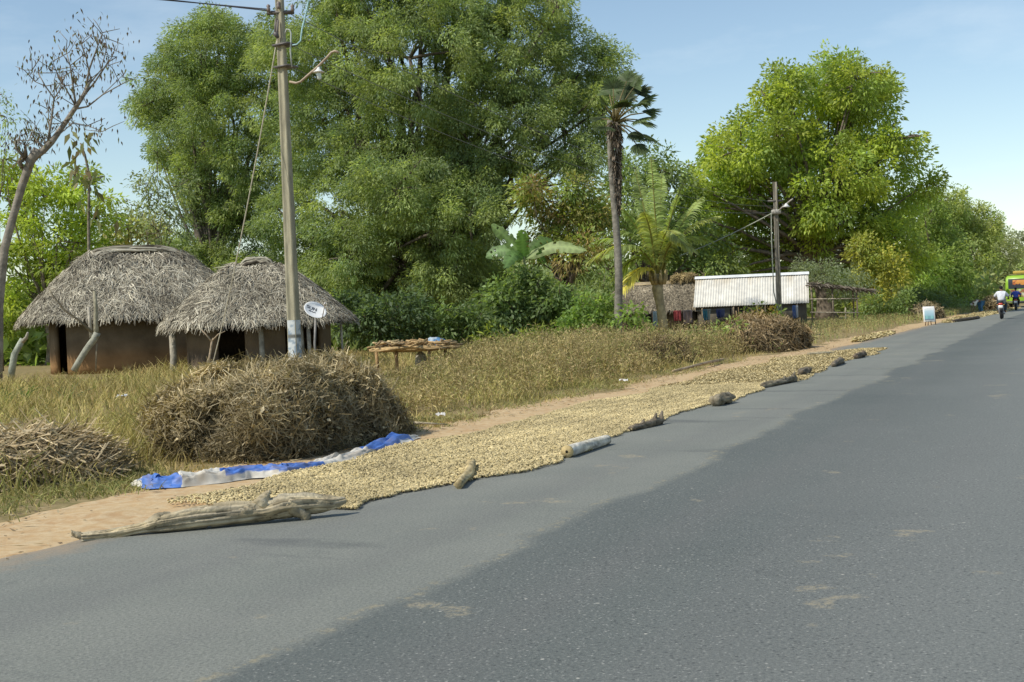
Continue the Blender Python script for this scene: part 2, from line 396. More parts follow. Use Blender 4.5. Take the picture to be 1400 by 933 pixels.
    ck = math_('MULTIPLY', rng_(crk.outputs['Distance'], .012, .004), rng_(noise(.6, 3, .5, None, 31), .55, .62))
    c = mix(math_('MULTIPLY', ck, .15), c, (.05, .055, .055))
    c = mix(rng_(noise(58, 4, .8), .42, .7, 0, .65), c, (.05, .056, .06))
    c = mix(rng_(noise(48, 4, .8, None, 5), .54, .7, 0, .6), c, (.33, .33, .30))
    # pale spilt earth patches
    pt = math_('MULTIPLY', rng_(noise(1.5, 4, .65, (1, .75, 1), 12), .635, .68), rng_(noise(30, 3, .7), .4, .55))
    c = mix(math_('MULTIPLY', pt, .6), c, (.36, .31, .21))
    # earth blown over the left edge
    ed = rng_(math_('ADD', tt, math_('MULTIPLY', math_('SUBTRACT', noise(2.5, 5, .7), .5), 1.3)), -6.15, -5.55, .85, 0)
    c = mix(ed, c, (.34, .25, .16))
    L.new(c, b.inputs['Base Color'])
    bp = N.new('ShaderNodeBump'); bp.inputs['Strength'].default_value = .55; bp.inputs['Distance'].default_value = .008; L.new(noise(70, 4, .7), bp.inputs['Height']); L.new(bp.outputs[0], b.inputs['Normal'])
    L.new(b.outputs[0], out.inputs[0]); return m
M['asphalt'] = road_mat()
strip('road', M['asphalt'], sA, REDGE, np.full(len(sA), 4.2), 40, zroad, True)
strip('right_verge', M['dirt'], sA[::3], np.full(len(sA[::3]), 4.0), 5.6 + .4 * e1[::3], 6, lambda S, T, f: .012 + 0 * S)

# ------------------------------------------------------------------ grass and weeds (stuff)
def blades(mb, P, Ht, Wd, C, lean=.45, k=4, clump=None):
    n = len(P); a = rng.random(n) * 2 * math.pi; d = np.stack([np.cos(a), np.sin(a), 0 * a], -1)
    f = np.linspace(0, 1, k)[None, :, None]; ln = (lean * (.3 + rng.random((n, 1, 1)) * 1.2)) * Ht[:, None, None]
    X = P[:, None] + d[:, None] * ln * f ** 1.8 + np.array([0, 0, 1.]) * (Ht[:, None, None] * f * (1 - .22 * f * (ln / Ht[:, None, None])))
    X[:, 1:] += rng.normal(size=(n, k - 1, 3)) * (Ht[:, None, None] * .03)
    W = Wd[:, None] * (1 - .85 * np.linspace(0, 1, k)[None] ** 1.5)
    ribbons(mb, X, W, C, side=np.repeat(np.cross(d, [0, 0, 1.])[:, None] * .3 + rng.normal(size=(n, 1, 3)) * .5, k, 1))
def scatter(n, smin, smax, tmin, tmax, dens=None):
    s = smin + (smax - smin) * rng.random(n); t = tmin + (tmax - tmin) * rng.random(n)
    P = rd(s, t, 0.0)
    if dens is not None:
        k = rng.random(n) < dens(s, t, P); P = P[k]
    return P
def in_view(P, mx=60):
    x = 700 + F * P[:, 0] / np.maximum(P[:, 1], .5)
    return (x > -mx - 80) & (x < 1400 + mx) & (P[:, 1] > 3)
GR = [(.45, .36, .15), (.37, .30, .11), (.29, .275, .085), (.52, .42, .20), (.36, .27, .12)]
gm = MB()
P = scatter(230000, 2, 42, -26, -7.2, lambda s, t, P: np.clip((.55 + .6 * fbm(P * .7, 3, 4)) * np.clip((-t - 7.0 + .5 * fbm(P * 1.3, 2, 6)) / .7, 0, 1), .02 * (t < -7.25), 1) * np.clip(14 / np.maximum(P[:, 1], 8), .25, 1))
P = P[in_view(P)]
hn = fbm(P * .45, 3, 7)[:, None]
hgt = (.10 + .17 * rng.random(len(P)) ** 1.5) * (1 + .5 * hn[:, 0]) * np.clip((st(P.T)[1] + 7.1) / -1.6, .3, 1.25)
qx = P[:, 0] / P[:, 1] * F + 700; hgt = hgt * np.where((qx > 470) & (qx < 655) & (P[:, 1] > 17) & (P[:, 1] < 30), .45, 1.)
C = mixc(GR, len(P)) * (1 + .45 * fbm(P * 2.2, 2, 3)[:, None]) ; C[:, 1] *= 1 + .10 * hn[:, 0]
blades(gm, P, hgt * 1.35, .007 + .006 * rng.random(len(P)) + P[:, 1] * .00022, np.clip(C, .02, 1), .6, 4)
tag(gm.build('dry_grass', M['straw']), 'short dry yellowish grass covering the ground between the huts and the dirt verge', 'grass', None, 'stuff')

P = scatter(42000, 3, 30, -8.6, -7.0, lambda s, t, P: np.clip((.35 + .9 * fbm(P * 1.1, 3, 44)) * np.clip((-t - 6.95 + .5 * fbm(P * 1.3, 2, 6)) / .5, 0, 1), 0, 1) * np.clip(12 / np.maximum(P[:, 1], 8), .3, 1)); P = P[in_view(P)]; n = len(P); gm = MB()
blades(gm, P, .04 + .09 * rng.random(n) ** 1.5, .006 + .006 * rng.random(n), mixc([(.40, .34, .16), (.24, .25, .08), (.33, .30, .12), (.19, .22, .07)], n) * (.8 + .4 * rng.random((n, 1))), 1.1, 3)
tag(gm.build('verge_grass', M['straw']), 'very short trampled grass where the field meets the dirt verge', 'grass', None, 'stuff')
# tall dry weeds behind the drying crop
def weeds(name, n, smin, smax, tmin, tmax, hmax, cols, label, dens=None, leafy=15, hf=None):
    P = scatter(n, smin, smax, tmin, tmax, dens); P = P[in_view(P)]; n = len(P); mb = MB()
    Ht = hmax * (.55 + .5 * rng.random(n)) * (1 + .25 * fbm(P * .8, 2, 5))
    if hf is not None: Ht = Ht * hf(P)
    C = mixc(cols, n) * (1 + .3 * fbm(P * 1.7, 2, 8)[:, None])
    blades(mb, P, Ht, .006 + P[:, 1] * .00022 + 0 * Ht, C, .28, 5)
    idx = np.repeat(np.arange(n), leafy); m = len(idx); f = .25 + .75 * rng.random((m, 1))
    B = P[idx] + np.array([0, 0, 1.]) * Ht[idx, None] * f * .95 + rng.normal(size=(m, 3)) * np.array([.07, .07, .02])
    A = rng.normal(size=(m, 3)); A[:, 2] = np.abs(A[:, 2]) * .8 + .3
    leaves(mb, B, A, rdir(m), .045 + .075 * rng.random(m), .005 + .007 * rng.random(m) + B[:, 1] * .0003, C[idx] * (.75 + .5 * rng.random((m, 1))), .1)
    tag(mb.build(name, M['straw']), label, 'weeds', None, 'stuff')
WD = [(.42, .33, .155), (.34, .26, .12), (.31, .27, .10), (.47, .38, .20), (.21, .165, .085), (.25, .26, .09)]
weeds('dry_weeds', 8500, 15.5, 35, -13.5, -8.0, .92, WD, 'tall brown dry weeds in a band behind the dirt verge beside the drying crop',
      lambda s, t, P: np.clip(.75 + .6 * fbm(P * .9, 2, 2), 0, 1) * np.clip((-t - 7.7) / .8, .1, 1), 16, lambda P: np.clip(.35 + .65 * (P[:, 0] / P[:, 1] * F + 700 - 560) / 110, .35, 1) * np.clip((-st(P.T)[1] - 7.4) / 1.6, .4, 1))
weeds('field_weeds', 4200, 4, 34, -24, -8.0, .3, [(.36, .34, .11), (.30, .31, .09), (.42, .35, .14)], 'knee high yellow green weeds in the dry field before the huts',
      lambda s, t, P: np.clip(.35 + 1.2 * fbm(P * .5, 2, 12), 0, 1) * np.clip((-t - 8) / 1.2, 0, 1), 7, lambda P: np.where((P[:, 0] / P[:, 1] * F + 700 > 470) & (P[:, 1] > 16) & (P[:, 1] < 31), .4, 1.))
weeds('roadside_weeds', 5200, 34, 120, -13, -7.3, .5, WD + [(.25, .31, .11)] * 3, 'brown and green weeds along the far dirt verge up to the bend',
      lambda s, t, P: np.clip(.7 + .6 * fbm(P * .4, 2, 2), 0, 1), 6)

db = MB(); P = scatter(9000, 3, 60, -7.5, -5.9, lambda s, t, P: np.clip(.35 + 1.3 * fbm(P * .8, 3, 19) + .8 * (t < -6.8), .05, 1)); P = P[in_view(P)]; n = len(P); P[:, 2] = .03
leaves(db, P, rng.normal(size=(n, 3)) * [1, 1, .12], rng.normal(size=(n, 3)) * .3 + [0, 0, 1], .03 + .12 * rng.random(n) ** 3, .008 + .014 * rng.random(n), mixc([(.5, .42, .27), (.2, .15, .09), (.10, .075, .05), (.36, .28, .16)], n), .0)
tag(db.build('straw_litter', M['straw']), 'bits of straw twigs and crumbs strewn over the dirt verge', 'litter', None, 'stuff')
# ------------------------------------------------------------------ drying groundnuts (stuff) on the road edge
def mat_edges(s):
    z = np.zeros_like(s); q = np.stack([s * .7, z, z], -1)
    fr = -4.42 + .14 * fbm(q, 4, 21) + .15 * np.exp(-((s - 10.8) / 1.6) ** 2) - .45 * np.exp(-((s - 8.2) / 1.0) ** 2)
    bk = -6.28 + .18 * fbm(q + 9, 4, 22) + np.clip((s - 30) / 4.5, 0, 1) ** 2 * 1.0
    return bk, fr
ms = np.arange(8.2, 34.6, .1); mbk, mfr = mat_edges(ms)
sh = strip('drying_sheet', M['nut'], ms, mbk + .06, mfr - .02, 10, lambda S, T, f: .041 + .004 * np.sin(S * 3) + .012 * (f > .05) * (f < .95))
del sh['kind']; sh.data.attributes['Col'].data.foreach_set('color', np.tile([.25, .205, .105, 1], len(sh.data.vertices)).astype(np.float32))
tag(sh, 'long sheet under the groundnuts drying along the road edge', 'sheet')
n = 130000
s = 7.6 + 27 * rng.random(n) ** 1.25; bk, fr = mat_edges(s); t = bk + (fr - bk) * (rng.random(n) * 1.06 - .03)
keepn = rng.random(n) < np.clip((s - 7.7 + .8 * (t - bk) / 1.8 + .25 * rng.normal(size=n)) / 1.0, .0, 1)
s, t = s[keepn], t[keepn]; n = len(s)
P = rd(s, t, + .048 + .014 * rng.random(n)); near = P[:, 1]
def pods(mb, P, C, L=.029, Rr=.0075):
    n = len(P); a = rng.random(n) * 2 * math.pi; A = np.stack([np.cos(a), np.sin(a), rng.normal(size=n) * .3], -1); A = unit(A)
    S = unit(np.cross(A, [0, 0, 1.])); U = np.cross(S, A); sc_ = (.8 + .45 * rng.random(n))[:, None]
    L = L * (.75 + .5 * rng.random(n))[:, None]
    prof = [(-.5, .25), (-.28, 1.05), (0, .78), (.28, 1.05), (.5, .2)]; k = 5; V = []
    for x, r in prof:
        for j in range(k):
            q = j * 2 * math.pi / k; V.append(P + A * L * x + (S * math.cos(q) + U * math.sin(q)) * Rr * sc_ * r)
    V = np.stack(V, 1).reshape(-1, 3); b = np.arange(n)[:, None] * (k * len(prof)); Q = []
    for i in range(len(prof) - 1):
        for j in range(k): Q.append(np.concatenate([b + i * k + j, b + i * k + (j + 1) % k, b + (i + 1) * k + (j + 1) % k, b + (i + 1) * k + j], 1))
    mb.add(V, np.stack(Q, 1).reshape(-1, 4), None, np.repeat(C, k * len(prof), 0))
PC = [(.52, .425, .22), (.60, .495, .275), (.43, .345, .17), (.49, .405, .225)]
pm = MB(); C = mixc(PC, n) * (.75 + .45 * rng.random((n, 1))); dk = rng.random(n) < .10; C[dk] *= .5; C *= (1 + .09 * np.sin(t * 21 + 3 * fbm(np.stack([s * .5, t, 0 * t], -1), 2, 3)))[:, None]; C *= (1 + .16 * fbm(np.stack([s * 1.3, t * 1.3, 0 * t], -1), 3, 41))[:, None]
nr = near < 21
pods(pm, P[nr], C[nr])
leaves(pm, P[~nr], np.concatenate([rng.normal(size=((~nr).sum(), 2)), rng.normal(size=((~nr).sum(), 1)) * .5], 1), np.array([0, 0, 1.]) + rng.normal(size=((~nr).sum(), 3)) * .4, .038 + 0 * s[~nr], .022 + 0 * s[~nr], C[~nr], .1)
tag(pm.build('drying_groundnuts', M['nut']), 'pale yellow groundnuts spread to dry in a long strip on the road edge', 'groundnuts', None, 'stuff')
# the farther spread and the thin heap at the end of the strip
def far_spread(s0, s1, t0, t1, label, n=5000):
    mb = MB(); s = s0 + (s1 - s0) * rng.random(n); e = np.sin((s - s0) / (s1 - s0) * math.pi) ** .4; m_ = (t0 + t1) / 2; t = m_ + (t1 - t0) / 2 * e * (rng.random(n) * 2 - 1)
    P = rd(s, t, .05 + .05 * e * rng.random(n)); 
    leaves(mb, P, rng.normal(size=(n, 3)) * [1, 1, .4], rng.normal(size=(n, 3)) * .4 + [0, 0, 1], .12 + 0 * s, .08 + 0 * s, mixc([(.48, .40, .20), (.40, .32, .16), (.54, .46, .25)], n), .1)
    tag(mb.build('groundnut_spread', M['nut']), label, 'groundnuts', None, 'stuff')
far_spread(41, 50, -6.6, -5.9, 'thin pale streak of groundnuts on the verge before the white signboard', 2500)
far_spread(65, 120, -6.4, -4.6, 'distant spread of groundnuts along the road edge beyond the signboard', 9000)

# ------------------------------------------------------------------ heaps of dried plants
def heap(name, label, c, yaw, a, b, h, n, cols, sl=.35, sw=.012, core=(.07, .05, .025), ex=2.6, curl=.5, bits=0, flat=2.4, along=0., mat='straw', out=.0, mess=.14, bitcol=None):
    c = np.asarray(c, float); cy, sy = math.cos(yaw), math.sin(yaw); ux = np.array([cy, sy, 0]); uy = np.array([-sy, cy, 0]); uz = np.array([0, 0, 1.])
    def surf(phi, th, k=1.):
        d = np.stack([np.cos(phi) * np.cos(th), np.sin(phi) * np.cos(th), np.sin(th)], -1)
        q = (np.abs(d[..., 0]) ** ex + np.abs(d[..., 1]) ** ex + np.abs(d[..., 2]) ** flat) ** (-1 / ex)
        q = q * (1 + mess * fbm(d * 2.3 + c * .31, 3, 5) + mess * .35 * fbm(d * 8 + c, 2, 6)) * k
        l = d * q[..., None]
        return c + ux * (l[..., 0:1] * a) + uy * (l[..., 1:2] * b) + uz * np.maximum(l[..., 2:3] * h, -.05), d
    mb = MB(); nu, nv = 40, 14
    ph, thh = np.meshgrid(np.linspace(0, 2 * math.pi, nu, endpoint=False), np.linspace(-.02, math.pi / 2 * .995, nv), indexing='ij')
    V, _ = surf(ph, thh, .93); i, j = np.meshgrid(np.arange(nu), np.arange(nv - 1), indexing='ij'); k = (i + 1) % nu
    Q = np.stack([i * nv + j, k * nv + j, k * nv + j + 1, i * nv + j + 1], -1).reshape(-1, 4)
    mb.add(V.reshape(-1, 3), Q, None, core)
    phi = rng.random(n) * 2 * math.pi; th = np.arcsin(rng.random(n) ** .9); P, d = surf(phi, th, .96 + .07 * rng.random(n)); kv = (fbm(P * 4.5 / max(a / 1.6, 1), 2, 23) > -.28) | (rng.random(n) < .25); P, d, phi, th = P[kv], d[kv], phi[kv], th[kv]; n = len(P)
    nd = unit(ux * (d[:, 0:1] / a) + uy * (d[:, 1:2] / b) + uz * (d[:, 2:3] / h))
    T = rdir(n); T = unit(T - nd * (T * nd).sum(1, keepdims=True) * (.85 - out)); 
    if along: T = unit(T + ux * along * np.sign((T * ux).sum(1, keepdims=True)))
    Ls = sl * (.5 + rng.random(n)); K = 5; f = np.linspace(-.5, .5, K)
    B = rdir(n) * curl
    X = P[:, None] + T[:, None] * (Ls[:, None, None] * f[None, :, None]) + (B * Ls[:, None])[:, None] * ((f ** 2)[None, :, None] - .12) + rng.normal(size=(n, K, 3)) * Ls[:, None, None] * .035
    X += nd[:, None] * .02
    X[..., 2] = np.maximum(X[..., 2], .02)
    zr_ = np.clip((P[:, 2:] - c[2]) / h, 0, 1); C = mixc(cols, n) * (.6 + .7 * rng.random((n, 1))) * (.42 + .68 * zr_ ** .8) * (1 + .45 * fbm(P * 2.6 / max(a / 1.6, 1), 3, 17)[:, None])  # stalks darken towards the foot: shade painted into their colour
    C = np.clip(C, .01, 1); W = sw * (.6 + .8 * rng.random((n, 1))) * (1 - .3 * np.abs(f)[None] * 2)
    ribbons(mb, X, W, C, side=np.repeat(nd[:, None] + rng.normal(size=(n, 1, 3)) * .5, K, 1))
    if bits:
        phi = rng.random(bits) * 2 * math.pi; th = np.arcsin(rng.random(bits) ** .9); P, d = surf(phi, th, .94 + .12 * rng.random(bits)); P[:, 2] = np.maximum(P[:, 2], .02)
        leaves(mb, P, rdir(bits), rdir(bits), .05 + .05 * rng.random(bits), .02 + .025 * rng.random(bits), mixc(bitcol or cols, bits) * (.6 + .7 * rng.random((bits, 1))), .1)
    return tag(mb.build(name, M[mat]), label, 'plant heap')
ROADYAW = math.pi / 2 - TH
HC = [(.43, .35, .20), (.33, .26, .13), (.54, .46, .30), (.21, .16, .08), (.38, .31, .18)]
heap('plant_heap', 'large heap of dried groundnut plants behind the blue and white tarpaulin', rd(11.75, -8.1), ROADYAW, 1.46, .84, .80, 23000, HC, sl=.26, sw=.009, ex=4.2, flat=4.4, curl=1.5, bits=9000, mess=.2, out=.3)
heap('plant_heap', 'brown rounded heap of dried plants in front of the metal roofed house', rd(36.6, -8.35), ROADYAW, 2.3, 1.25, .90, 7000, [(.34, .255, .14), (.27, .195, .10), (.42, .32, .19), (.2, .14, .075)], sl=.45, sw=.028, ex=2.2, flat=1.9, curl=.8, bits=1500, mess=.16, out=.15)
SK = [(.62, .50, .31), (.50, .385, .22), (.70, .58, .38), (.32, .24, .13), (.56, .45, .28)]
def stalk_heap():
    c = gp(22, 668); yaw = R(8)
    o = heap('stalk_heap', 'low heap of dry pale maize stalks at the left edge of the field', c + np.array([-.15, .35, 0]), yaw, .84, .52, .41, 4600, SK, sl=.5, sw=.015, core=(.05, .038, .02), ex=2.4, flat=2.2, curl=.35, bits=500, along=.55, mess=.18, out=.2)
stalk_heap()
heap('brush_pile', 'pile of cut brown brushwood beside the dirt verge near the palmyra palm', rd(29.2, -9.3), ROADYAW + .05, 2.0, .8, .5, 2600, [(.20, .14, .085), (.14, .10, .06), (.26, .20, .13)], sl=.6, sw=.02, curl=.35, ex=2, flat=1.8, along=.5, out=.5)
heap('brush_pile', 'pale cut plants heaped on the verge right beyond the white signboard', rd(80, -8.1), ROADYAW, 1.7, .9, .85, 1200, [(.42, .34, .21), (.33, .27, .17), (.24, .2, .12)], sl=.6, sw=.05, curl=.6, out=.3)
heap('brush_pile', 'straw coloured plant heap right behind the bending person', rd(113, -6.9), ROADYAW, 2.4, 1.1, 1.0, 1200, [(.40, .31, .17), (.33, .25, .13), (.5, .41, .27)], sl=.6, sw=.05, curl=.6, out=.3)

# ------------------------------------------------------------------ blue and white tarpaulin along the heap's foot
def tarpaulin():
    px = [(176, 664), (205, 668), (250, 666), (300, 660), (345, 654), (395, 651), (440, 643), (480, 634), (515, 622), (545, 607), (575, 597)]
    pts = np.array([gp(x, y + 3) for x, y in px]); s = np.linspace(0, 1, len(px)); n = 420; f = np.linspace(0, 1, n)
    C = np.stack([np.interp(f, s, pts[:, k]) for k in range(3)], -1)
    T = unit(np.gradient(C, axis=0)); S = np.stack([-T[:, 1], T[:, 0], 0 * f], -1)
    m = 26; g_ = np.linspace(0, 1, m); wd = (.19 + .06 * fbm(np.stack([f * 6, 0 * f, 0 * f], -1), 2, 4)) * np.clip(.55 + f * 1.1, 0, 1)
    G = np.stack(np.meshgrid(f * 24, g_ * 3, [0.], indexing='ij'), -1)[:, :, 0]
    hz = .045 * np.abs(fbm(G * np.array([.45, .9, 1]), 3, 5)) + .03 * (np.sin(g_ * math.pi) ** .7)[None] * (1 + .7 * fbm(G * .3, 2, 8)) + .04 * g_[None] ** 2 + (.035 * (1 - np.abs(vnoise(G * np.array([.7, .6, 1]), 77)) ** .7) + .014 * (1 - np.abs(vnoise(G * np.array([2.2, 1.8, 1]), 78)) ** .7)) * np.clip(g_[None] * 5, 0, 1)
    V = C[:, None] + S[:, None] * ((g_[None] - .12 + .13 * fbm(G * .7 + 20, 3, 2)) * wd[:, None])[..., None]
    V[..., 2] = .016 + np.maximum(hz, 0) * np.clip(g_[None] * 4 + .1, 0, 1) * np.clip(np.minimum(f * 14, (1 - f) * 10) + .3, 0, 1)[:, None]
    wv = fbm(np.stack([f * 9, 0 * f, 0 * f], -1), 2, 31)
    def zone(a, b): return 1 / (1 + np.exp(-(f - a) * 90)) * 1 / (1 + np.exp((f - b) * 90))
    wh = np.clip(zone(-.1, .022) + zone(.20, .33) * (.75) + zone(.615, .80) * 1.0 + zone(.955, 1.1) * .7, 0, 1)[:, None] + 0 * g_[None]
    wh = np.where(g_[None] < .16 + .1 * wv[:, None], np.maximum(wh, (wv[:, None] > -.05) * .9), wh)
    wh = np.clip(wh + .25 * fbm(G * .6, 2, 14), 0, 1); wh = (wh > .5) * 1.0
    cc = np.array([.07, .17, .50])[None, None] * (1 - wh[..., None]) + np.array([.62, .59, .52])[None, None] * wh[..., None]
    cc = cc * (1 - .45 * np.clip(fbm(G * .9 + 3, 3, 51) + .15, 0, 1))[..., None] + np.array([.30, .22, .13]) * (.40 * np.clip(fbm(G * .9 + 3, 3, 51) + .15, 0, 1))[..., None]
    i, j = np.meshgrid(np.arange(n - 1), np.arange(m - 1), indexing='ij')
    Q = np.stack([i * m + j, (i + 1) * m + j, (i + 1) * m + j + 1, i * m + j + 1], -1).reshape(-1, 4)
    mb = MB(); mb.add(V.reshape(-1, 3), Q, None, cc.reshape(-1, 3))
    o = mb.build('tarpaulin', M['plastic'], None, True); tag(o, 'crumpled blue and white tarpaulin along the foot of the large plant heap', 'tarpaulin')
tarpaulin()
mb = MB(); P0 = gp(566, 588); P1 = gp(612, 584); tube(mb, [P0 + [0, 0, .09], (P0 + P1) / 2 + [0, 0, .06], P1 + [0, 0, .03]], [.018, .016, .012], (.5, .43, .3), 6); tag(mb.build('stick', M['wood'], None, True), 'pale stick on the verge at the far end of the tarpaulin', 'stick')

# ------------------------------------------------------------------ logs, roots and stones holding the sheet
WC = (.385, .325, .215)
def wlog(mb, P, r, c, rough=.25, sides=18, n=40, seed=1, streak=.35):
    P = np.asarray(P, float); f = np.linspace(0, 1, len(P)); F2 = np.linspace(0, 1, n)
    Pi = np.stack([np.interp(F2, f, P[:, k]) for k in range(3)], -1); ri = np.interp(F2, f, r)
    ker = np.array([.25, .5, .25])
    for _ in range(3):
        for k in range(3): Pi[1:-1, k] = np.convolve(Pi[:, k], ker, 'valid')
        ri[1:-1] = np.convolve(ri, ker, 'valid')
    t, A, B = frames(Pi); a = np.linspace(0, 2 * math.pi, sides, endpoint=False)
    ring = A[:, None] * np.cos(a)[None, :, None] + B[:, None] * np.sin(a)[None, :, None]
    q = np.stack(np.broadcast_arrays(F2[:, None] * 5, np.cos(a)[None] * 1.6, np.sin(a)[None] * 1.6), -1)
    rr = ri[:, None] * (1 + rough * fbm(q, 4, seed) + .5 * rough * fbm(q * np.array([.5, 3, 3]), 3, seed + 9)); crk = fbm(q * np.array([1.2, 5.5, 5.5]), 2, seed + 13); rr = rr * (1 - rough * .35 * (np.abs(crk) < .06))
    V = (Pi[:, None] + ring * rr[..., None]); sh = 1 + streak * fbm(q * np.array([.5, 4, 4]), 3, seed + 4) 
    C = np.asarray(c)[None, None] * (np.clip(sh, .35, 1.7) * np.where(np.abs(crk) < .06, .5, 1))[..., None]; C = C * (1 + np.array([-.05, 0, .12]) * fbm(q * 1.5, 2, seed + 7)[..., None])
    i = np.arange(n - 1)[:, None] * sides; j = np.arange(sides)[None]; k = (j + 1) % sides
    Q = np.stack([i + j, i + k, i + sides + k, i + sides + j], -1).reshape(-1, 4)
    Vv = np.concatenate([V.reshape(-1, 3), Pi[:1] - t[:1] * .01, Pi[-1:] + t[-1:] * .01]); Cc = np.concatenate([C.reshape(-1, 3), [np.asarray(c) * .45] * 2])
    c0 = n * sides
    T = [[c0, (x + 1) % sides, x] for x in range(sides)] + [[c0 + 1, (n - 1) * sides + x, (n - 1) * sides + (x + 1) % sides] for x in range(sides)]
    Vv[:, 2] = np.maximum(Vv[:, 2], .03)
    mb.add(Vv, Q, T, Cc)
def big_log():
    a = gp(112, 746); b = gp(452, 713); d = b - a; ln = np.linalg.norm(d); d = d / ln; up = np.array([0, 0, 1.]); sd_ = np.array([d[1], -d[0], 0])
    def p(f, z, s=0.): return a + d * ln * f + up * z + sd_ * s
    t = thing('driftwood_log', a, 'long weathered driftwood log lying at the near end of the groundnuts', 'log')
    mb = MB()
    wlog(mb, [p(0, .05), p(.1, .05), p(.22, .075), p(.3, .095), p(.45, .11), p(.6, .11), p(.72, .11), p(.8, .13), p(.92, .13), p(1.0, .12), p(1.07, .135, -.03)],
         [.032, .034, .034, .054, .060, .062, .058, .072, .056, .042, .018], WC, .36, 56, 200, 3, .5)
    mb.build('stem', M['wood'], t, True)
    for k, (pts, r) in enumerate([([p(.84, .13), p(.95, .16, -.02), p(1.05, .15, -.03)], [.045, .038, .012]), ([p(.82, .15), p(.88, .08, .03), p(.9, .035, .04)], [.06, .045, .03]),
                                  ([p(.70, .15), p(.735, .22, -.02), p(.75, .245, -.02)], [.055, .034, .01]), ([p(.26, .08), p(.3, .135, -.02), p(.345, .15, -.03)], [.05, .034, .012]), ([p(.6, .11, .02), p(.64, .135, .04), p(.68, .13, .05)], [.025, .032, .018]),
                                  ([p(.0, .06), p(-.03, .085), p(-.035, .1)], [.025, .015, .006])]):
        mb = MB(); wlog(mb, pts, r, np.array(WC) * .92, .3, 12, 14, 20 + k); mb.build('branch_stub', M['wood'], t, True)
big_log()
def small_log(name, label, pa, pb, r, c, seed, bend=(0, 0), hollow=False, rough=.18, lift=0.):
    z = .035
    a = gp(*pa, z); b = gp(*pb, z); d = b - a; ln = np.linalg.norm(d); d /= ln; sd_ = np.array([d[1], -d[0], 0]); up = np.array([0, 0, 1.]); m_ = (a + b) / 2 + sd_ * bend[0] + up * bend[1]
    r = np.asarray(r, float)
    mb = MB(); wlog(mb, [a + up * r[0], m_ + up * r[1], b + up * (r[2] + lift)], r, c, rough, 16, 26, seed)
    if hollow:
        t = thing(name, a, label, 'log'); mb.build('stem', M['wood'], t, True)
        e = MB(); q = a + up * r[0] - d * .016; tube(e, [q, q + d * .03], r[0] * 1.0, (.46, .36, .18), 18); e.build('cut_end', M['wood'], t)
        e = MB(); tube(e, [q - d * .004, q + d * .02], r[0] * .22, (.02, .016, .01), 10); e.build('core_hole', M['wood'], t); return t
    return tag(mb.build(name, M['wood'], None, True), label, 'log')
small_log('short_log', 'short pale curved log lying across the edge of the groundnuts', (627, 669), (645, 640), [.036, .042, .045], (.40, .32, .17), 4, (.03, 0))
small_log('pale_log', 'straight whitish grey log with a sawn tan end and dark core', (776, 626), (830, 608), [.058, .054, .05], (.60, .56, .47), 5, (0, 0), True, .06)
def root_log(label, pa, pb, r, c, stubs, seed):
    t = thing('gnarled_root', gp(*pa), label, 'log'); a = gp(*pa, .035); b = gp(*pb, .035); d = (b - a); up = np.array([0, 0, 1.])
    mb = MB(); wlog(mb, [a + up * r[0], a + d * .5 + up * r[1], b + up * r[2]], r, c, .4, 14, 30, seed); mb.build('stem', M['wood'], t, True)
    for k, (f, h, rr) in enumerate(stubs):
        q = a + d * f + up * r[1]; mb = MB(); wlog(mb, [q, q + up * h * .6 + d * .04, q + up * h + d * .08], [rr, rr * .7, rr * .3], c, .35, 10, 10, seed + k); mb.build('branch_stub', M['wood'], t, True)
root_log('dark gnarled root with short stubs right after the whitish log', (862, 590), (905, 580), [.032, .038, .04], (.17, .14, .10), [(.35, .06, .028), (.75, .10, .034), (.95, .11, .036)], 6)
small_log('wood_block', 'thick short wooden block at the middle of the road edge row', (976, 556), (998, 551), [.07, .078, .07], (.26, .22, .15), 8, (0, 0), False, .42)
root_log('long low dark log with a knotty right end on the road edge', (1042, 531), (1088, 522), [.04, .048, .05], (.19, .16, .11), [(.6, .08, .03), (.9, .12, .04)], 9)
small_log('wood_chunk', 'dark round wood chunk after the long knotty log', (1094, 515), (1106, 511), [.055, .07, .06], (.17, .14, .10), 10, (0, 0), False, .5)
small_log('wood_chunk', 'second to last dark wood chunk towards the far end of the strip', (1139, 502), (1152, 497), [.05, .065, .055], (.18, .15, .11), 11, (0, 0), False, .5)
small_log('wood_chunk', 'farthest wood chunk at the tip of the groundnut strip', (1169, 491), (1182, 488), [.055, .07, .055], (.17, .13, .09), 12, (0, 0), False, .5)
small_log('long_stick', 'long bent bare branch on the dirt before the brown heap', (920, 510), (990, 493), [.03, .035, .028], (.38, .29, .18), 13, (.2, .05), False, .25)
small_log('flat_stick', 'thin pale stick lying on the back of the groundnut strip', (1105, 487), (1140, 484), [.04, .045, .03], (.5, .42, .27), 14, (.05, 0), False, .2)
small_log('kerb_log', 'long thin log edging the distant groundnut spread', (1303, 441), (1338, 436), [.07, .09, .08], (.13, .10, .07), 15, (.1, 0), False, .2)

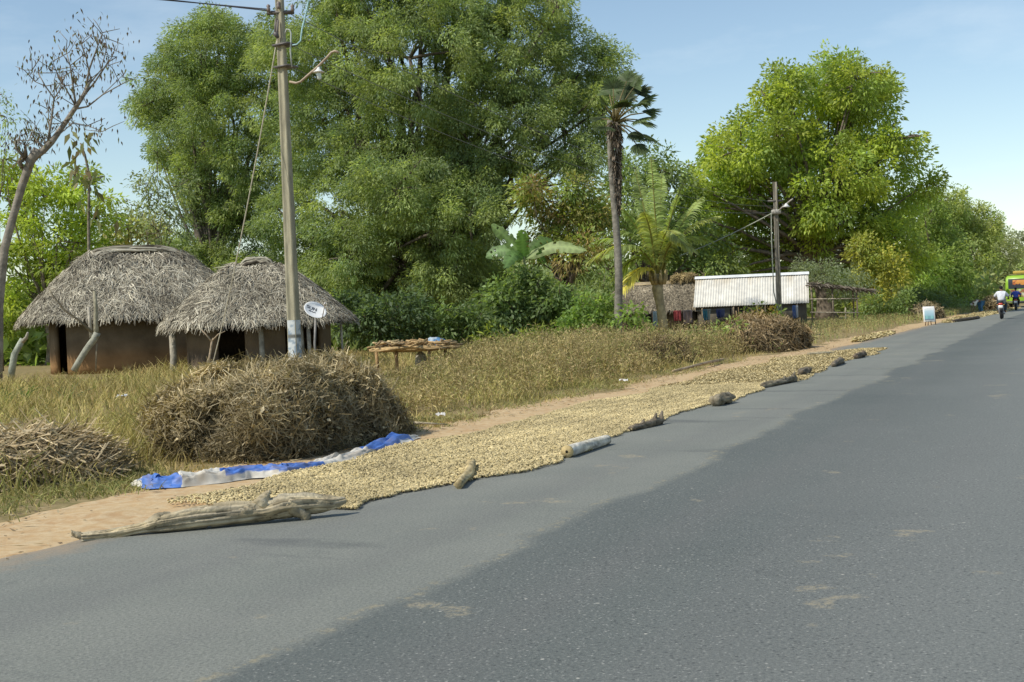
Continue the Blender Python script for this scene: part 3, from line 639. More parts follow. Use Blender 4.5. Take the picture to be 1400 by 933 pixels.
# litter and small plants
def litter(px, py, w_, c, label, name='plastic_scrap'):
    p = gp(px, py); mb = MB(); n = 8; G = np.stack(np.meshgrid(np.linspace(-.5, .5, n), np.linspace(-.5, .5, n), [0.], indexing='ij'), -1)[:, :, 0]
    V = G * w_; V[..., 2] = .05 + w_ * .35 * np.abs(fbm(G * 4 + p * 3, 3, 2)) + .1; i, j = np.meshgrid(np.arange(n - 1), np.arange(n - 1), indexing='ij')
    mb.add((V + p).reshape(-1, 3), np.stack([i * n + j, (i + 1) * n + j, (i + 1) * n + j + 1, i * n + j + 1], -1).reshape(-1, 4), None, c); tag(mb.build(name, M['plastic'], None, True), label, 'litter')
litter(168, 554, .17, (.6, .63, .66), 'bluish white plastic scrap lying in the dry field left of the heap')
litter(853, 533, .14, (.6, .58, .54), 'white scrap on the grass verge before the palmyra palm')
litter(603, 585, .12, (.62, .6, .56), 'white scrap beside the far end of the tarpaulin')
def tuft(px, py, h, label):
    p = gp(px, py); mb = MB(); n = 16; a = rng.random(n) * 2 * math.pi; P = p + np.stack([np.cos(a), np.sin(a), 0 * a], -1) * .04
    blades(mb, P, h * (.6 + .5 * rng.random(n)), .035 + 0 * a, mixc([(.07, .14, .04), (.11, .19, .06)], n), .8, 5); tag(mb.build('green_tuft', M['leaf']), label, 'plant')
tuft(36, 556, .45, 'green sword leaved tuft in the field, middle of three'); tuft(92, 555, .42, 'green sword leaved tuft in the field below the forked stump'); tuft(8, 558, .5, 'green sword leaved tuft at the left edge of the field')

# ------------------------------------------------------------------ thatched huts
def sup(phi, a, b, n):
    c_, s_ = np.cos(phi), np.sin(phi); k = (np.abs(c_) ** n + np.abs(s_) ** n) ** (-1 / n); return np.stack([c_ * k * a, s_ * k * b], -1)
TC = [(.39, .355, .27), (.24, .21, .155), (.53, .49, .39), (.13, .11, .085), (.44, .405, .31)]
def hut(label, cx, cy, yaw, a, b, zev, ztop, rl, nr, doors, wall_h=.3, pw=1.1, posts=(), base_red=(.24, .12, .05), ex=2.6, wl=.76):
    t = thing('thatched_hut', (cx, cy, 0), label, 'hut'); c_, s_ = math.cos(yaw), math.sin(yaw); Rm = np.array([[c_, s_], [-s_, c_]])
    def wpt(xy, z): return np.concatenate([xy @ Rm + np.array([cx, cy]), np.asarray(z)[..., None] + 0 * xy[..., :1]], -1)
    def roof(phi, u):
        E = sup(phi, a, b, ex); Rg = np.stack([np.clip(E[..., 0] * 1.3 * rl / a, -rl, rl), 0 * E[..., 0]], -1)
        xy = Rg + (E - Rg) * u[..., None]; z = ztop - (ztop - zev) * (.25 * u ** 2 + .75 * u) 
        z = z + .06 * fbm(np.concatenate([xy, 0 * xy[..., :1]], -1) * 1.3, 2, 3) - .10 * (u > .97)
        return wpt(xy, z)
    rt = MB(); nu, nv = 96, 18; ph, u = np.meshgrid(np.linspace(0, 2 * math.pi, nu, endpoint=False), np.linspace(0, 1, nv), indexing='ij')
    V = roof(ph, u); V[..., 2] -= .03; i, j = np.meshgrid(np.arange(nu), np.arange(nv - 1), indexing='ij'); k = (i + 1) % nu
    rt.add(V.reshape(-1, 3), np.stack([i * nv + j, k * nv + j, k * nv + j + 1, i * nv + j + 1], -1).reshape(-1, 4), None, (.12, .105, .08))
    n = nr; phi = rng.random(n) * 2 * math.pi; uu = .06 + .94 * rng.random(n) ** .6; e = 1e-3
    fr = rng.random(n) < .10; uu[fr] = .97 + .03 * rng.random(fr.sum())
    P = roof(phi, np.minimum(uu, .969)); D = unit(roof(phi, np.minimum(uu, .96) + e) - roof(phi, np.minimum(uu, .96))); E_ = unit(roof(phi + e, np.minimum(uu, .969)) - P); Nn = unit(np.cross(E_, D)); Nn[Nn[:, 2] < 0] *= -1
    P[fr] += D[fr] * .04 * 1
    ang = rng.normal(size=n) * .6; T = D * np.cos(ang)[:, None] + E_ * np.sin(ang)[:, None]
    Ls = (.22 + .40 * rng.random(n)) * np.where(uu > .88, .62, 1); K = 4; f = np.linspace(0, 1, K)
    X = P[:, None] + T[:, None] * (Ls[:, None, None] * f[None, :, None]) + Nn[:, None] * (.008 + .03 * rng.random((n, 1, 1)) + .03 * rng.random((n, 1, 1)) * np.sin(f * math.pi)[None, :, None])
    over = np.maximum(0, 1)  # strands past the eave droop
    X[..., 2] -= (fr[:, None] * (f[None] ** 2) * Ls[:, None] * (.05 + .3 * rng.random((n, 1))))
    X += rng.normal(size=X.shape) * .012
    W = (.013 + .02 * rng.random((n, 1))) * (1 - .6 * f[None] ** 2)
    C = mixc(TC, n) * (.65 + .6 * rng.random((n, 1))) * (1 + .3 * fbm(P * .9, 3, 6)[:, None])
    ribbons(rt, X, W, C, side=np.repeat(Nn[:, None] + rng.normal(size=(n, 1, 3)) * .35, K, 1))
    rf = rt.build('roof', M['thatch'], t)
    rc = MB()
    for q in range(26):                     # bundles bent over the ridge
        x = np.linspace(-rl * 1.25, rl * 1.25, 9) ; off = random.uniform(-.34, .34); z = ztop + .05 - abs(off) * .55 - .26 * np.clip((np.abs(x) - rl * .8) / (rl * .45), 0, 1) + random.uniform(0, .05)
        xy = np.stack([x, off + .05 * np.sin(x * 2 + q)], -1); Pq = wpt(xy, z); tube(rc, Pq + rng.normal(size=Pq.shape) * .015, .03, np.array(TC[q % 5]) * .85, 5, True, 0, 0, .2)
    rc.build('ridge_cap', M['thatch'], rf)
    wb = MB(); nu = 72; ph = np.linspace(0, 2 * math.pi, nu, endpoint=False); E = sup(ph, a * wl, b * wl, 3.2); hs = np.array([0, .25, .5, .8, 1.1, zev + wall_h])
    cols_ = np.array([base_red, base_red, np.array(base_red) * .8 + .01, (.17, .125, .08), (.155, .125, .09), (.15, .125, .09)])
    V = np.stack([wpt(E, np.full(nu, h)) for h in hs], 1); nv = len(hs); Q = []
    for i in range(nu):
        md = math.degrees(ph[i] + math.pi / nu) % 360
        if any(d0 <= md <= d1 for d0, d1 in doors): continue
        for j in range(nv - 1): Q.append((i * nv + j, ((i + 1) % nu) * nv + j, ((i + 1) % nu) * nv + j + 1, i * nv + j + 1))
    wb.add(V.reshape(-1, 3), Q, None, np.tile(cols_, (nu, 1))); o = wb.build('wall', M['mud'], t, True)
    md = o.modifiers.new('thick', 'SOLIDIFY'); md.thickness = .14; md.offset = -1
    for (px, py, Y, r) in posts:
        p = gx(px, Y); pb = MB(); tube(pb, p + np.array([[0, .0, 0], [.02, 0.05, .5], [0, .1, zev + .02]]), [r, r * .9, r * .85], (.33, .30, .24), 7, True, .15, 4, .2); pb.build('post', M['bark'], t, True)
    return t
h1 = at(192, 480, 42); h2 = at(356, 480, 36.6)
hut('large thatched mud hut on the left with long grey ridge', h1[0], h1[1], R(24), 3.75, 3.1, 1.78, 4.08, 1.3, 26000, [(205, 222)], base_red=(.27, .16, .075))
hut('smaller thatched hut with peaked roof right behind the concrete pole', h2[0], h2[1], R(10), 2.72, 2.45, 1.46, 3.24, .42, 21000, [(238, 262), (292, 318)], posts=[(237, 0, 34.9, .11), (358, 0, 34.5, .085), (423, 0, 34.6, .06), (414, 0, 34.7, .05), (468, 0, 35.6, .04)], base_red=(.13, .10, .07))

# ------------------------------------------------------------------ satellite dish
def dish():
    c = at(431, 424, 33.2); t = thing('satellite_dish', gx(430, 33.2), 'white satellite dish on a post beside the smaller hut', 'satellite dish')
    # boresight: up and to the left, towards the viewer
    bw = Vector((.40, -.58, .66)).normalized(); ay = Vector((0, 0, 1)); ay = (ay - bw * ay.dot(bw)).normalized(); ax = ay.cross(bw)
    ax, ay, bw = np.array(ax), np.array(ay), np.array(bw); mb = MB(); nr, na = 8, 40; V = []; rx, ry = .31, .31
    for k in range(nr + 1):
        r = k / nr
        for q in range(na): a = 2 * math.pi * q / na; V.append(c + ax * rx * r * math.cos(a) + ay * ry * r * math.sin(a) + bw * .07 * (r * r - 1))
    Q = [(k * na + q, k * na + (q + 1) % na, (k + 1) * na + (q + 1) % na, (k + 1) * na + q) for k in range(nr) for q in range(na)]
    mb.add(V, Q, None, (.78, .78, .76)); o = mb.build('reflector', M['paint'], t, True); md = o.modifiers.new('t', 'SOLIDIFY'); md.thickness = .012; md.offset = -1
    am = MB(); tip = c + ax * .10 + bw * .40 - ay * .16; low = c + ax * .1 - ay * .30 - bw * .01; tube(am, [low, (low + tip) / 2, tip], .014, (.4, .33, .28), 6); am.build('feed_arm', M['metal'], t, True)
    am = MB(); tube(am, [tip + bw * .03, tip - bw * .01, tip - bw * .08], [.025, .035, .03], (.55, .5, .45), 8); am.build('feed_horn', M['paint'], t, True)
    pm_ = MB(); g0 = gx(432, 33.35); tube(pm_, [g0, g0 + [0, 0, .8], np.array([c[0], c[1] + .1, c[2] - .06])], .03, (.25, .24, .23), 8); pm_.build('post', M['metal'], t, True)
    # lettering: two lines, built flat on the reflector
    def txt(s, size, off):
        cu = bpy.data.curves.new('lettering', 'FONT'); cu.body = s; cu.size = size; cu.align_x = 'CENTER'; cu.extrude = .001; cu.offset = .002
        ob = bpy.data.objects.new('tmp', cu); col.objects.link(ob); bpy.context.view_layer.update()
        me = bpy.data.meshes.new_from_object(ob.evaluated_get(bpy.context.evaluated_depsgraph_get())); bpy.data.objects.remove(ob)
        X = Vector((.97, .1, -.16)); B = Vector(bw); X = (X - B * X.dot(B)).normalized(); Yv = B.cross(X)
        for v in me.vertices:
            l = v.co; d = Vector((0, 0, 0)) + X * (l.x + off[0]) + Yv * (l.y + off[1]); ex_, ey = d.dot(Vector(ax)) / rx, d.dot(Vector(ay)) / ry
            v.co = Vector(c) + d + B * (.07 * (ex_ ** 2 + ey ** 2 - 1) + .016 + l.z) - t.location
        ca = me.attributes.new('Col', 'FLOAT_COLOR', 'POINT'); ca.data.foreach_set('color', np.tile([.03, .03, .04, 1], len(me.vertices)).astype(np.float32))
        me.materials.clear(); me.materials.append(M['paint']); ob = bpy.data.objects.new('lettering', me); col.objects.link(ob); ob.parent = t
    txt('SUN', .15, (-.09, .02)); txt('direct', .085, (-.07, -.07))
dish()

# ------------------------------------------------------------------ utility poles and wires
def cable(label, pts, r, c, sag=0., n=24, name='overhead_wire'):
    pts = [np.asarray(p, float) for p in pts]; f = np.linspace(0, 1, n)[:, None]; P = []
    for a, b in zip(pts[:-1], pts[1:]):
        q = a + (b - a) * f; q[:, 2] -= 4 * sag * (f * (1 - f))[:, 0]; P.append(q if not P else q[1:])
    mb = MB(); tube(mb, np.concatenate(P), r, c, 5); return tag(mb.build(name, M['rubber'], None, True), label, 'wire')
def hpole(t, base, h, w0, w1, d0, d1, c, yaw=0.):
    mb = MB(); V = []; zs = np.linspace(-.0, h, 14); Cc = []
    for k, z in enumerate(zs):
        f = z / h; w_, d = (w0 + (w1 - w0) * f) / 2, (d0 + (d1 - d0) * f) / 2; gdep = .02
        for x, y in ((-w_, -d), (-w_ * .55, -d), (-w_ * .45, -d + gdep), (w_ * .45, -d + gdep), (w_ * .55, -d), (w_, -d), (w_, d), (-w_, d)):
            V.append((x * math.cos(yaw) - y * math.sin(yaw) + base[0], x * math.sin(yaw) + y * math.cos(yaw) + base[1], z)); Cc.append(np.array(c) * (1 + .12 * vnoise(np.array([z * .7, x * 9, 1.]), 3)))
    Q = [(k * 8 + j, k * 8 + (j + 1) % 8, k * 8 + 8 + (j + 1) % 8, k * 8 + 8 + j) for k in range(13) for j in range(8)]
    mb.add(V, Q + [(104, 105, 106, 107), (104, 107, 108, 111), (108, 109, 110, 111)], None, Cc); return mb.build('shaft', M['concrete'], t)
Yp = 26.0; pb_ = gx(405.5, Yp); P1 = thing('utility_pole', pb_, 'tall near concrete utility pole with street lamp standing behind the large heap', 'utility pole')
kx = Yp / F
def pz(py, px=395): return at(px, py, Yp)[2]
hpole(P1, pb_, pz(-28), .245, .15, .17, .10, (.30, .28, .20), R(-32))
def pp(px, py, dy=0.): return at(px, py, Yp + dy)
b_ = MB(); seg(b_, pp(365, 18), pp(402, 17), .045, (.10, .09, .08), 4); b_.build('cross_arm', M['metal'], P1)
for q in ((367, 13), (381, 9), (400, 13)):
    i_ = MB(); p = pp(q[0], q[1], -.08); tube(i_, [p - [0, 0, .05], p, p + [0, 0, .03], p + [0, 0, .07], p + [0, 0, .10]], [.03, .045, .03, .045, .02], (.2, .16, .14), 8); i_.build('insulator', M['paint'], P1, True)
b_ = MB(); tube(b_, [pp(377, 26, -.1), pp(376, 44, -.12), pp(379, 46, -.12), pp(380, 28, -.1)], .022, (.14, .12, .11), 6); tube(b_, [pp(376, 45, -.13), pp(380, 52, -.13)], [.06, .035], (.09, .08, .08), 8); b_.build('strain_clamp', M['metal'], P1, True)
b_ = MB(); box(b_, pp(389.5, 62), (.44, .32, .035), (.09, .08, .08), R(-32)); b_.build('clamp_band', M['metal'], P1)
b_ = MB(); box(b_, pp(391, 92), (.40, .33, .035), (.11, .10, .09), R(-32)); b_.build('clamp_band', M['metal'], P1)
b_ = MB(); tube(b_, [pp(390, 46, -.15), pp(392, 40, -.17), pp(396, 41, -.17), pp(398, 46, -.17), pp(397, 70, -.17), pp(399, 92, -.17)], .016, (.42, .45, .43), 6); b_.build('conduit', M['plastic'], P1, True)
la = MB(); tube(la, [pp(396, 112, -.1), pp(405, 114, -.15), pp(411, 112, -.2), pp(434, 92, -.3), pp(447, 79, -.35), pp(453, 72, -.4), pp(458, 70, -.4), pp(463, 72, -.42)], .026, (.36, .28, .2), 8); arm = la.build('lamp_arm', M['metal'], P1, True)
lc = pp(435.5, 95, -.3)
la = MB(); tube(la, [lc + [0, 0, .06], lc + [0, 0, .02], lc - [0, 0, .02], lc - [0, 0, .06], lc - [0, 0, .065]], [.02, .03, .06, .125, .12], (.78, .78, .76), 14); la.build('lamp_shade', M['paint'], arm, True)
la = MB(); tube(la, [lc - [0, 0, .06], lc - [0, 0, .1], lc - [-.01, 0, .19], lc - [-.01, 0, .22]], [.04, .05, .045, .01], (.66, .74, .72), 10); la.build('lamp_bulb', M['paint'], arm, True)
# weathered plastic wrap round the foot of the pole
wr = MB(); zs = np.linspace(pz(492, 404), pz(438, 402), 22); na = 20; V = []; Cc = []
for k, z in enumerate(zs):
    f = z / pz(-28); hw, hd = (.245 + (.15 - .245) * f) / 2 + .012, (.17 + (.10 - .17) * f) / 2 + .012
    for q in range(na):
        a = 2 * math.pi * q / na; e = sup(np.array([a]), hw, hd, 6)[0] * (1 + .05 * vnoise(np.array([a * 3, z * 9, 0.]), 4)); yw = R(-32)
        V.append((pb_[0] + e[0] * math.cos(yw) - e[1] * math.sin(yw), pb_[1] + e[0] * math.sin(yw) + e[1] * math.cos(yw), z))
        s_ = vnoise(np.array([a * 1.6 + z * 4, z * 13, 0.]), 6); band = abs(k - 12.5) < 1.3
        Cc.append((.12, .12, .11) if band else ((.22, .28, .34) if s_ > .22 else (.50, .53, .54)))
wr.add(V, [(k * na + q, k * na + (q + 1) % na, (k + 1) * na + (q + 1) % na, (k + 1) * na + q) for k in range(len(zs) - 1) for q in range(na)], None, Cc); wr.build('plastic_wrap', M['plastic'], P1, True)
# guy wire
gy = gx(286, 33.0); tp = pp(378.5, 56); cable('pale guy wire slanting from the near pole down to the hut front', [tp, gy], .014, (.62, .59, .5), .35, name='guy_wire')
st_ = MB(); fp = gx(284, 32.6); tube(st_, [fp, fp + [.06, 0, .5], fp + [.14, .05, .95], fp + [.17, .1, 1.05]], [.035, .03, .028, .022], (.36, .28, .19), 7, True, .1)
tube(st_, [fp + [.14, .05, .95], fp + [-.0, .05, 1.15], fp + [-.12, .05, 1.28]], [.024, .02, .012], (.36, .28, .19), 6); tube(st_, [fp + [.15, .05, .98], fp + [.32, .05, 1.15], fp + [.5, .05, 1.22]], [.022, .018, .01], (.36, .28, .19), 6)
tag(st_.build('forked_prop', M['bark'], None, True), 'thin forked wooden prop in front of the smaller hut roof', 'pole')
cable('thin upper overhead wire running left from the near pole crossarm', [pp(366, 13), at(210, -1, 26.5), at(-300, -38, 28)], .013, (.05, .05, .06), .0)
cable('thin lower overhead wire running left from the near pole crossarm', [pp(366, 15), at(232, 0, 25.0), at(-300, -52, 20)], .012, (.05, .05, .06), .0)
cw = MB(); tube(cw, [pp(400, 62, -.17), pp(406, 61, -.2), pp(411, 56, -.2), pp(413, 40, -.2), pp(418, 20, -.2), pp(422, 0, -.2), pp(424, -20, -.2)], .016, (.35, .55, .58), 6); tag(cw.build('service_cable', M['rubber'], None, True), 'pale blue cable hanging in a loop at the near pole top', 'wire')
Y2 = 62.0; p2b = gx(1066.5, Y2); P2 = thing('utility_pole', p2b, 'distant concrete utility pole in front of the metal roofed house', 'utility pole')
def q2(px, py, dy=0.): return at(px, py, Y2 + dy)
z2 = q2(1058, 249)[2]; hpole(P2, p2b, z2, .26, .19, .17, .12, (.22, .20, .16), R(-20))
b_ = MB(); box(b_, q2(1060, 275), (.75, .1, .09), (.10, .09, .08)); b_.build('cross_arm', M['metal'], P2)
b_ = MB(); box(b_, q2(1061, 290), (.42, .4, .22), (.4, .38, .34), 0, None, .03); b_.build('clamp_band', M['concrete'], P2)
la = MB(); tube(la, [q2(1062, 291), q2(1070, 283, -.4), q2(1080, 275, -.6), q2(1084, 272, -.7)], .04, (.35, .32, .28), 7); arm2 = la.build('lamp_arm', M['metal'], P2, True)
la = MB(); p = q2(1075, 281, -.5); tube(la, [p + [0, 0, .1], p, p - [0, 0, .08]], [.04, .1, .2], (.7, .7, .68), 10); la.build('lamp_shade', M['paint'], arm2, True)
cable('pale conduit running down the left side of the distant pole', [q2(1054.5, 292, -.25), q2(1055, 330, -.25), q2(1058, 400, -.25), q2(1064, 425, -.25)], .03, (.32, .34, .28), 0, name='pole_cable')
cable('pale stay cable sloping from the distant pole down to the left', [q2(1055, 292), at(930, 350, 66)], .028, (.36, .38, .3), .1, name='stay_cable')
for k, (py1, py2) in enumerate(((20, 276), (62, 282), (92, 290))):
    cable(['uppermost', 'middle', 'lowest'][k] + ' of three overhead wires between the near and the distant pole', [pp(398, py1), q2(1058, py2)], .008, (.20, .21, .20), .75 + .12 * k, 40)

# ------------------------------------------------------------------ drying rack with sticks, sack, cloth
def rack():
    Y0 = 28.6; t = thing('stick_rack', gx(568, Y0), 'low wooden platform of loose sticks left of the tall dry weeds', 'rack'); zt = at(568, 478, Y0)[2]
    for px, Yq in ((588, Y0 - .35), (543, Y0 - .1), (516, Y0 + .5), (610, Y0 + .55)):
        p = gx(px, Yq); m_ = MB(); tube(m_, [p, p + [.01, 0, zt * .5], p + [0, .01, zt + .02]], .04, (.33, .22, .11), 7, True, .15); m_.build('leg', M['wood'], t, True)
    m_ = MB()
    for k in range(26):
        y = Y0 - .5 + 1.15 * k / 25; a = at(507 + random.uniform(-3, 12), 480, y); b = at(612 + random.uniform(-8, 18), 480, y); a[2] = zt + random.uniform(0, .05); b[2] = zt + random.uniform(0, .05)
        m = (a + b) / 2 + rng.normal(size=3) * .03; tube(m_, [a, (a + m) / 2 + rng.normal(size=3) * .015, m, (b + m) / 2 + rng.normal(size=3) * .015, b], random.uniform(.018, .035), np.array([(.42, .29, .14), (.36, .25, .12), (.5, .37, .19)][k % 3]), 6, True, .12, k)
    m_.build('platform', M['wood'], t, True)
    m_ = MB()
    for k in range(130):
        x0 = random.uniform(518, 606); y = Y0 + random.uniform(-.4, .5); a = at(x0, 480, y); b = at(x0 + random.uniform(-26, 30), 480, y + random.uniform(-.3, .3)); a[2] = zt + .07 + random.uniform(0, .17); b[2] = zt + .06 + random.uniform(0, .14)
        seg(m_, a, b, random.uniform(.014, .028), np.array([(.42, .29, .14), (.3, .2, .1), (.48, .37, .2), (.2, .15, .09)][k % 4]), 5, 3)
    tag(m_.build('firewood', M['wood'], None, True), 'loose short firewood sticks piled on the low platform', 'firewood')
    c = at(596, 470, Y0 + .1); m_ = MB(); n = 18; G = np.stack(np.meshgrid(np.linspace(-1, 1, n), np.linspace(-1, 1, n), [0.], indexing='ij'), -1)[:, :, 0]
    V = c + G * np.array([.27, .3, 0]); V[..., 2] = zt + .1 + .14 * np.clip(1 - (G ** 2).sum(-1) * .8, 0, 1) + .05 * fbm(G * 2.5, 3, 3); cc = np.where((fbm(G * 3 + 4, 2, 6) > .1)[..., None], np.array([.42, .50, .56]), np.array([.10, .22, .38]))
    i, j = np.meshgrid(np.arange(n - 1), np.arange(n - 1), indexing='ij'); m_.add(V.reshape(-1, 3), np.stack([i * n + j, (i + 1) * n + j, (i + 1) * n + j + 1, i * n + j + 1], -1).reshape(-1, 4), None, cc.reshape(-1, 3)); tag(m_.build('blue_cloth', M['cloth'], None, True), 'crumpled light blue cloth lying on the stick platform', 'cloth')
    p = gx(576, Y0 + .5); m_ = MB(); tube(m_, p + np.array([[0, 0, 0], [0, 0, .15], [.01, 0, .35], [0, 0, .5], [-.01, 0, .58]]), [.13, .16, .15, .12, .05], (.42, .40, .33), 14, True, .12); tag(m_.build('grain_sack', M['cloth'], None, True), 'pale sack standing in the shade under the stick platform', 'sack')
rack()

# ------------------------------------------------------------------ forked stump and side stump
def stump(): 
    Y0 = 34.5; t = thing('forked_stump', gx(101, Y0), 'leaning pale forked tree stump in front of the large hut', 'tree'); q = lambda x, y, d=0.: at(x, y, Y0 + d)
    m_ = MB(); tube(m_, [q(101, 507), q(108, 494), q(118, 478), q(128, 465), q(133, 455)], [.095, .088, .088, .095, .10], (.33, .33, .27), 10, True, .2, 3); m_.build('trunk', M['bark'], t, True)
    m_ = MB(); tube(m_, [q(132, 462), q(131, 440), q(131, 420), q(129, 398)], [.085, .065, .055, .04], (.31, .29, .21), 8, True, .2, 5); m_.build('branch', M['bark'], t, True)
    m_ = MB(); tube(m_, [q(125, 462), q(123, 440), q(121, 420)], [.06, .05, .035], (.36, .33, .27), 7, True, .2, 5); m_.build('branch', M['bark'], t, True)
    m_ = MB(); tube(m_, [q(126, 455), q(108, 438, -.2), q(88, 424, -.3), q(72, 404, -.4), q(66, 392, -.4)], [.045, .035, .03, .02, .012], (.2, .17, .12), 6, True, .1); m_.build('branch', M['bark'], t, True)
    m_ = MB(); tube(m_, [q(131, 508, .1), q(132, 470, .1)], .025, (.3, .24, .16), 6); m_.build('prop_stick', M['bark'], t)
    t = thing('side_stump', gx(14, 35.), 'short pale leaning stump at the left end of the large hut', 'tree'); m_ = MB(); tube(m_, [gx(14, 35.), at(20, 485, 35.), at(26, 474, 35), at(31, 464, 35)], [.10, .09, .085, .08], (.31, .33, .27), 9, True, .2); m_.build('trunk', M['bark'], t, True)
    m_ = MB(); tube(m_, [at(30, 468, 35), at(36, 462, 34.9), at(38, 455, 34.8)], [.06, .05, .03], (.36, .33, .27), 7); m_.build('branch', M['bark'], t, True)
stump()

# ------------------------------------------------------------------ half bare tree at the left edge
def bare_tree():
    Y0 = 31.; t = thing('bare_tree', gx(-6, Y0), 'leaning nearly leafless tree with a knobbly lopped head at the left edge', 'tree'); q = lambda x, y, d=0.: at(x, y, Y0 + d)
    BK = (.24, .215, .18); m_ = MB()
    tube(m_, [gx(-4, Y0), q(-3, 470), q(-2, 420), q(1, 380), q(6, 340), q(18, 295), q(30, 255), q(43, 218), q(52, 205)], [.13, .125, .12, .115, .11, .10, .095, .11, .13], BK, 10, True, .15, 2, .1); m_.build('trunk', M['bark'], t, True)
    B = [([(46, 215), (60, 206), (70, 195), (88, 170), (104, 146), (116, 128), (124, 108)], .10), ([(42, 222), (33, 215), (27, 222), (32, 232)], .12), ([(33, 215), (22, 203), (20, 192)], .05), ([(34, 214), (35, 200)], .07), ([(62, 204), (54, 197), (46, 188)], .05),
         ([(64, 203), (60, 190)], .05), ([(64, 202), (70, 165), (74, 135), (62, 118), (52, 100)], .032), ([(70, 196), (67, 170), (66, 150)], .02), ([(104, 146), (100, 120), (96, 90), (90, 70)], .03), ([(116, 128), (122, 95), (134, 62), (140, 45)], .03),
         ([(112, 134), (130, 112), (148, 85), (160, 78)], .028), ([(100, 150), (120, 146), (140, 130), (165, 116), (180, 108)], .025), ([(104, 146), (88, 118), (76, 96), (72, 84)], .022), ([(124, 108), (118, 80), (112, 60)], .02), ([(120, 118), (138, 96), (146, 66), (144, 52)], .018), ([(74, 135), (84, 120), (88, 104)], .016), ([(62, 118), (48, 112), (44, 96)], .014),
         ([(74, 190), (100, 168), (120, 172), (140, 180)], .016)]
    ends = []
    for pts, r in B:
        m_ = MB(); P = [q(x, y, random.uniform(-.3, .3) if k else 0) for k, (x, y) in enumerate(pts)]; tube(m_, P, np.linspace(r, max(r * .35, .008), len(P)), BK, 7, True, .2, 4, .1); 
        for k in range(5):
            a = P[-1 - k % (len(P) - 1)]; e = a + rng.normal(size=3) * [.35, .3, .2] + [0, 0, .3]; tube(m_, [a, (a + e) / 2 + rng.normal(size=3) * .05, e], [.012, .01, .006], BK, 4); ends += [a, (a + e) / 2, e]
        m_.build('branch', M['bark'], t, True)
    E = np.array([e for e in ends if e[2] > 5.2]); n = 900; P = E[rng.integers(0, len(E), n)] + rng.normal(size=(n, 3)) * [.16, .2, .16]; A = rng.normal(size=(n, 3)) * .4 - [0, 0, 1.]
    m_ = MB(); leaves(m_, P, A, rdir(n), .09 + .08 * rng.random(n), .03 + .025 * rng.random(n), mixc([(.13, .09, .07), (.19, .14, .09), (.09, .065, .05), (.16, .17, .06)], n)); m_.build('dead_foliage', M['leaf'], t)
bare_tree()
def lanky():          # thin stem with big drooping dark leaves above the bright green tree
    Y0 = 36.; t = thing('lanky_sapling', gx(122, Y0 + 8.), 'thin sapling with big drooping dark leaves beside the large hut roof', 'tree'); q = lambda x, y, d=8.: at(x, y, Y0 + d)
    m_ = MB(); tube(m_, [gx(122, 44.), q(122, 380), q(121, 300), q(122, 240), q(116, 212), q(110, 196)], [.07, .06, .05, .045, .04, .03], (.22, .19, .14), 7); m_.build('trunk', M['bark'], t, True)
    m_ = MB(); n = 60; C0 = np.array([q(108, 192), q(101, 205), q(118, 195), q(102, 228), q(114, 240), q(126, 248), q(95, 226), q(140, 290), q(128, 284), q(118, 236)]); P = C0[rng.integers(0, len(C0), n)] + rng.normal(size=(n, 3)) * .22
    A = rng.normal(size=(n, 3)) * [.7, .6, .2] - [0, 0, .9]; leaves(m_, P, A, rdir(n) * .6 + [0, -.6, .4], .3 + .22 * rng.random(n), .13 + .07 * rng.random(n), mixc([(.14, .17, .07), (.20, .23, .08), (.27, .28, .11), (.25, .19, .11)], n), .25); m_.build('crown', M['leaf'], t)
lanky()

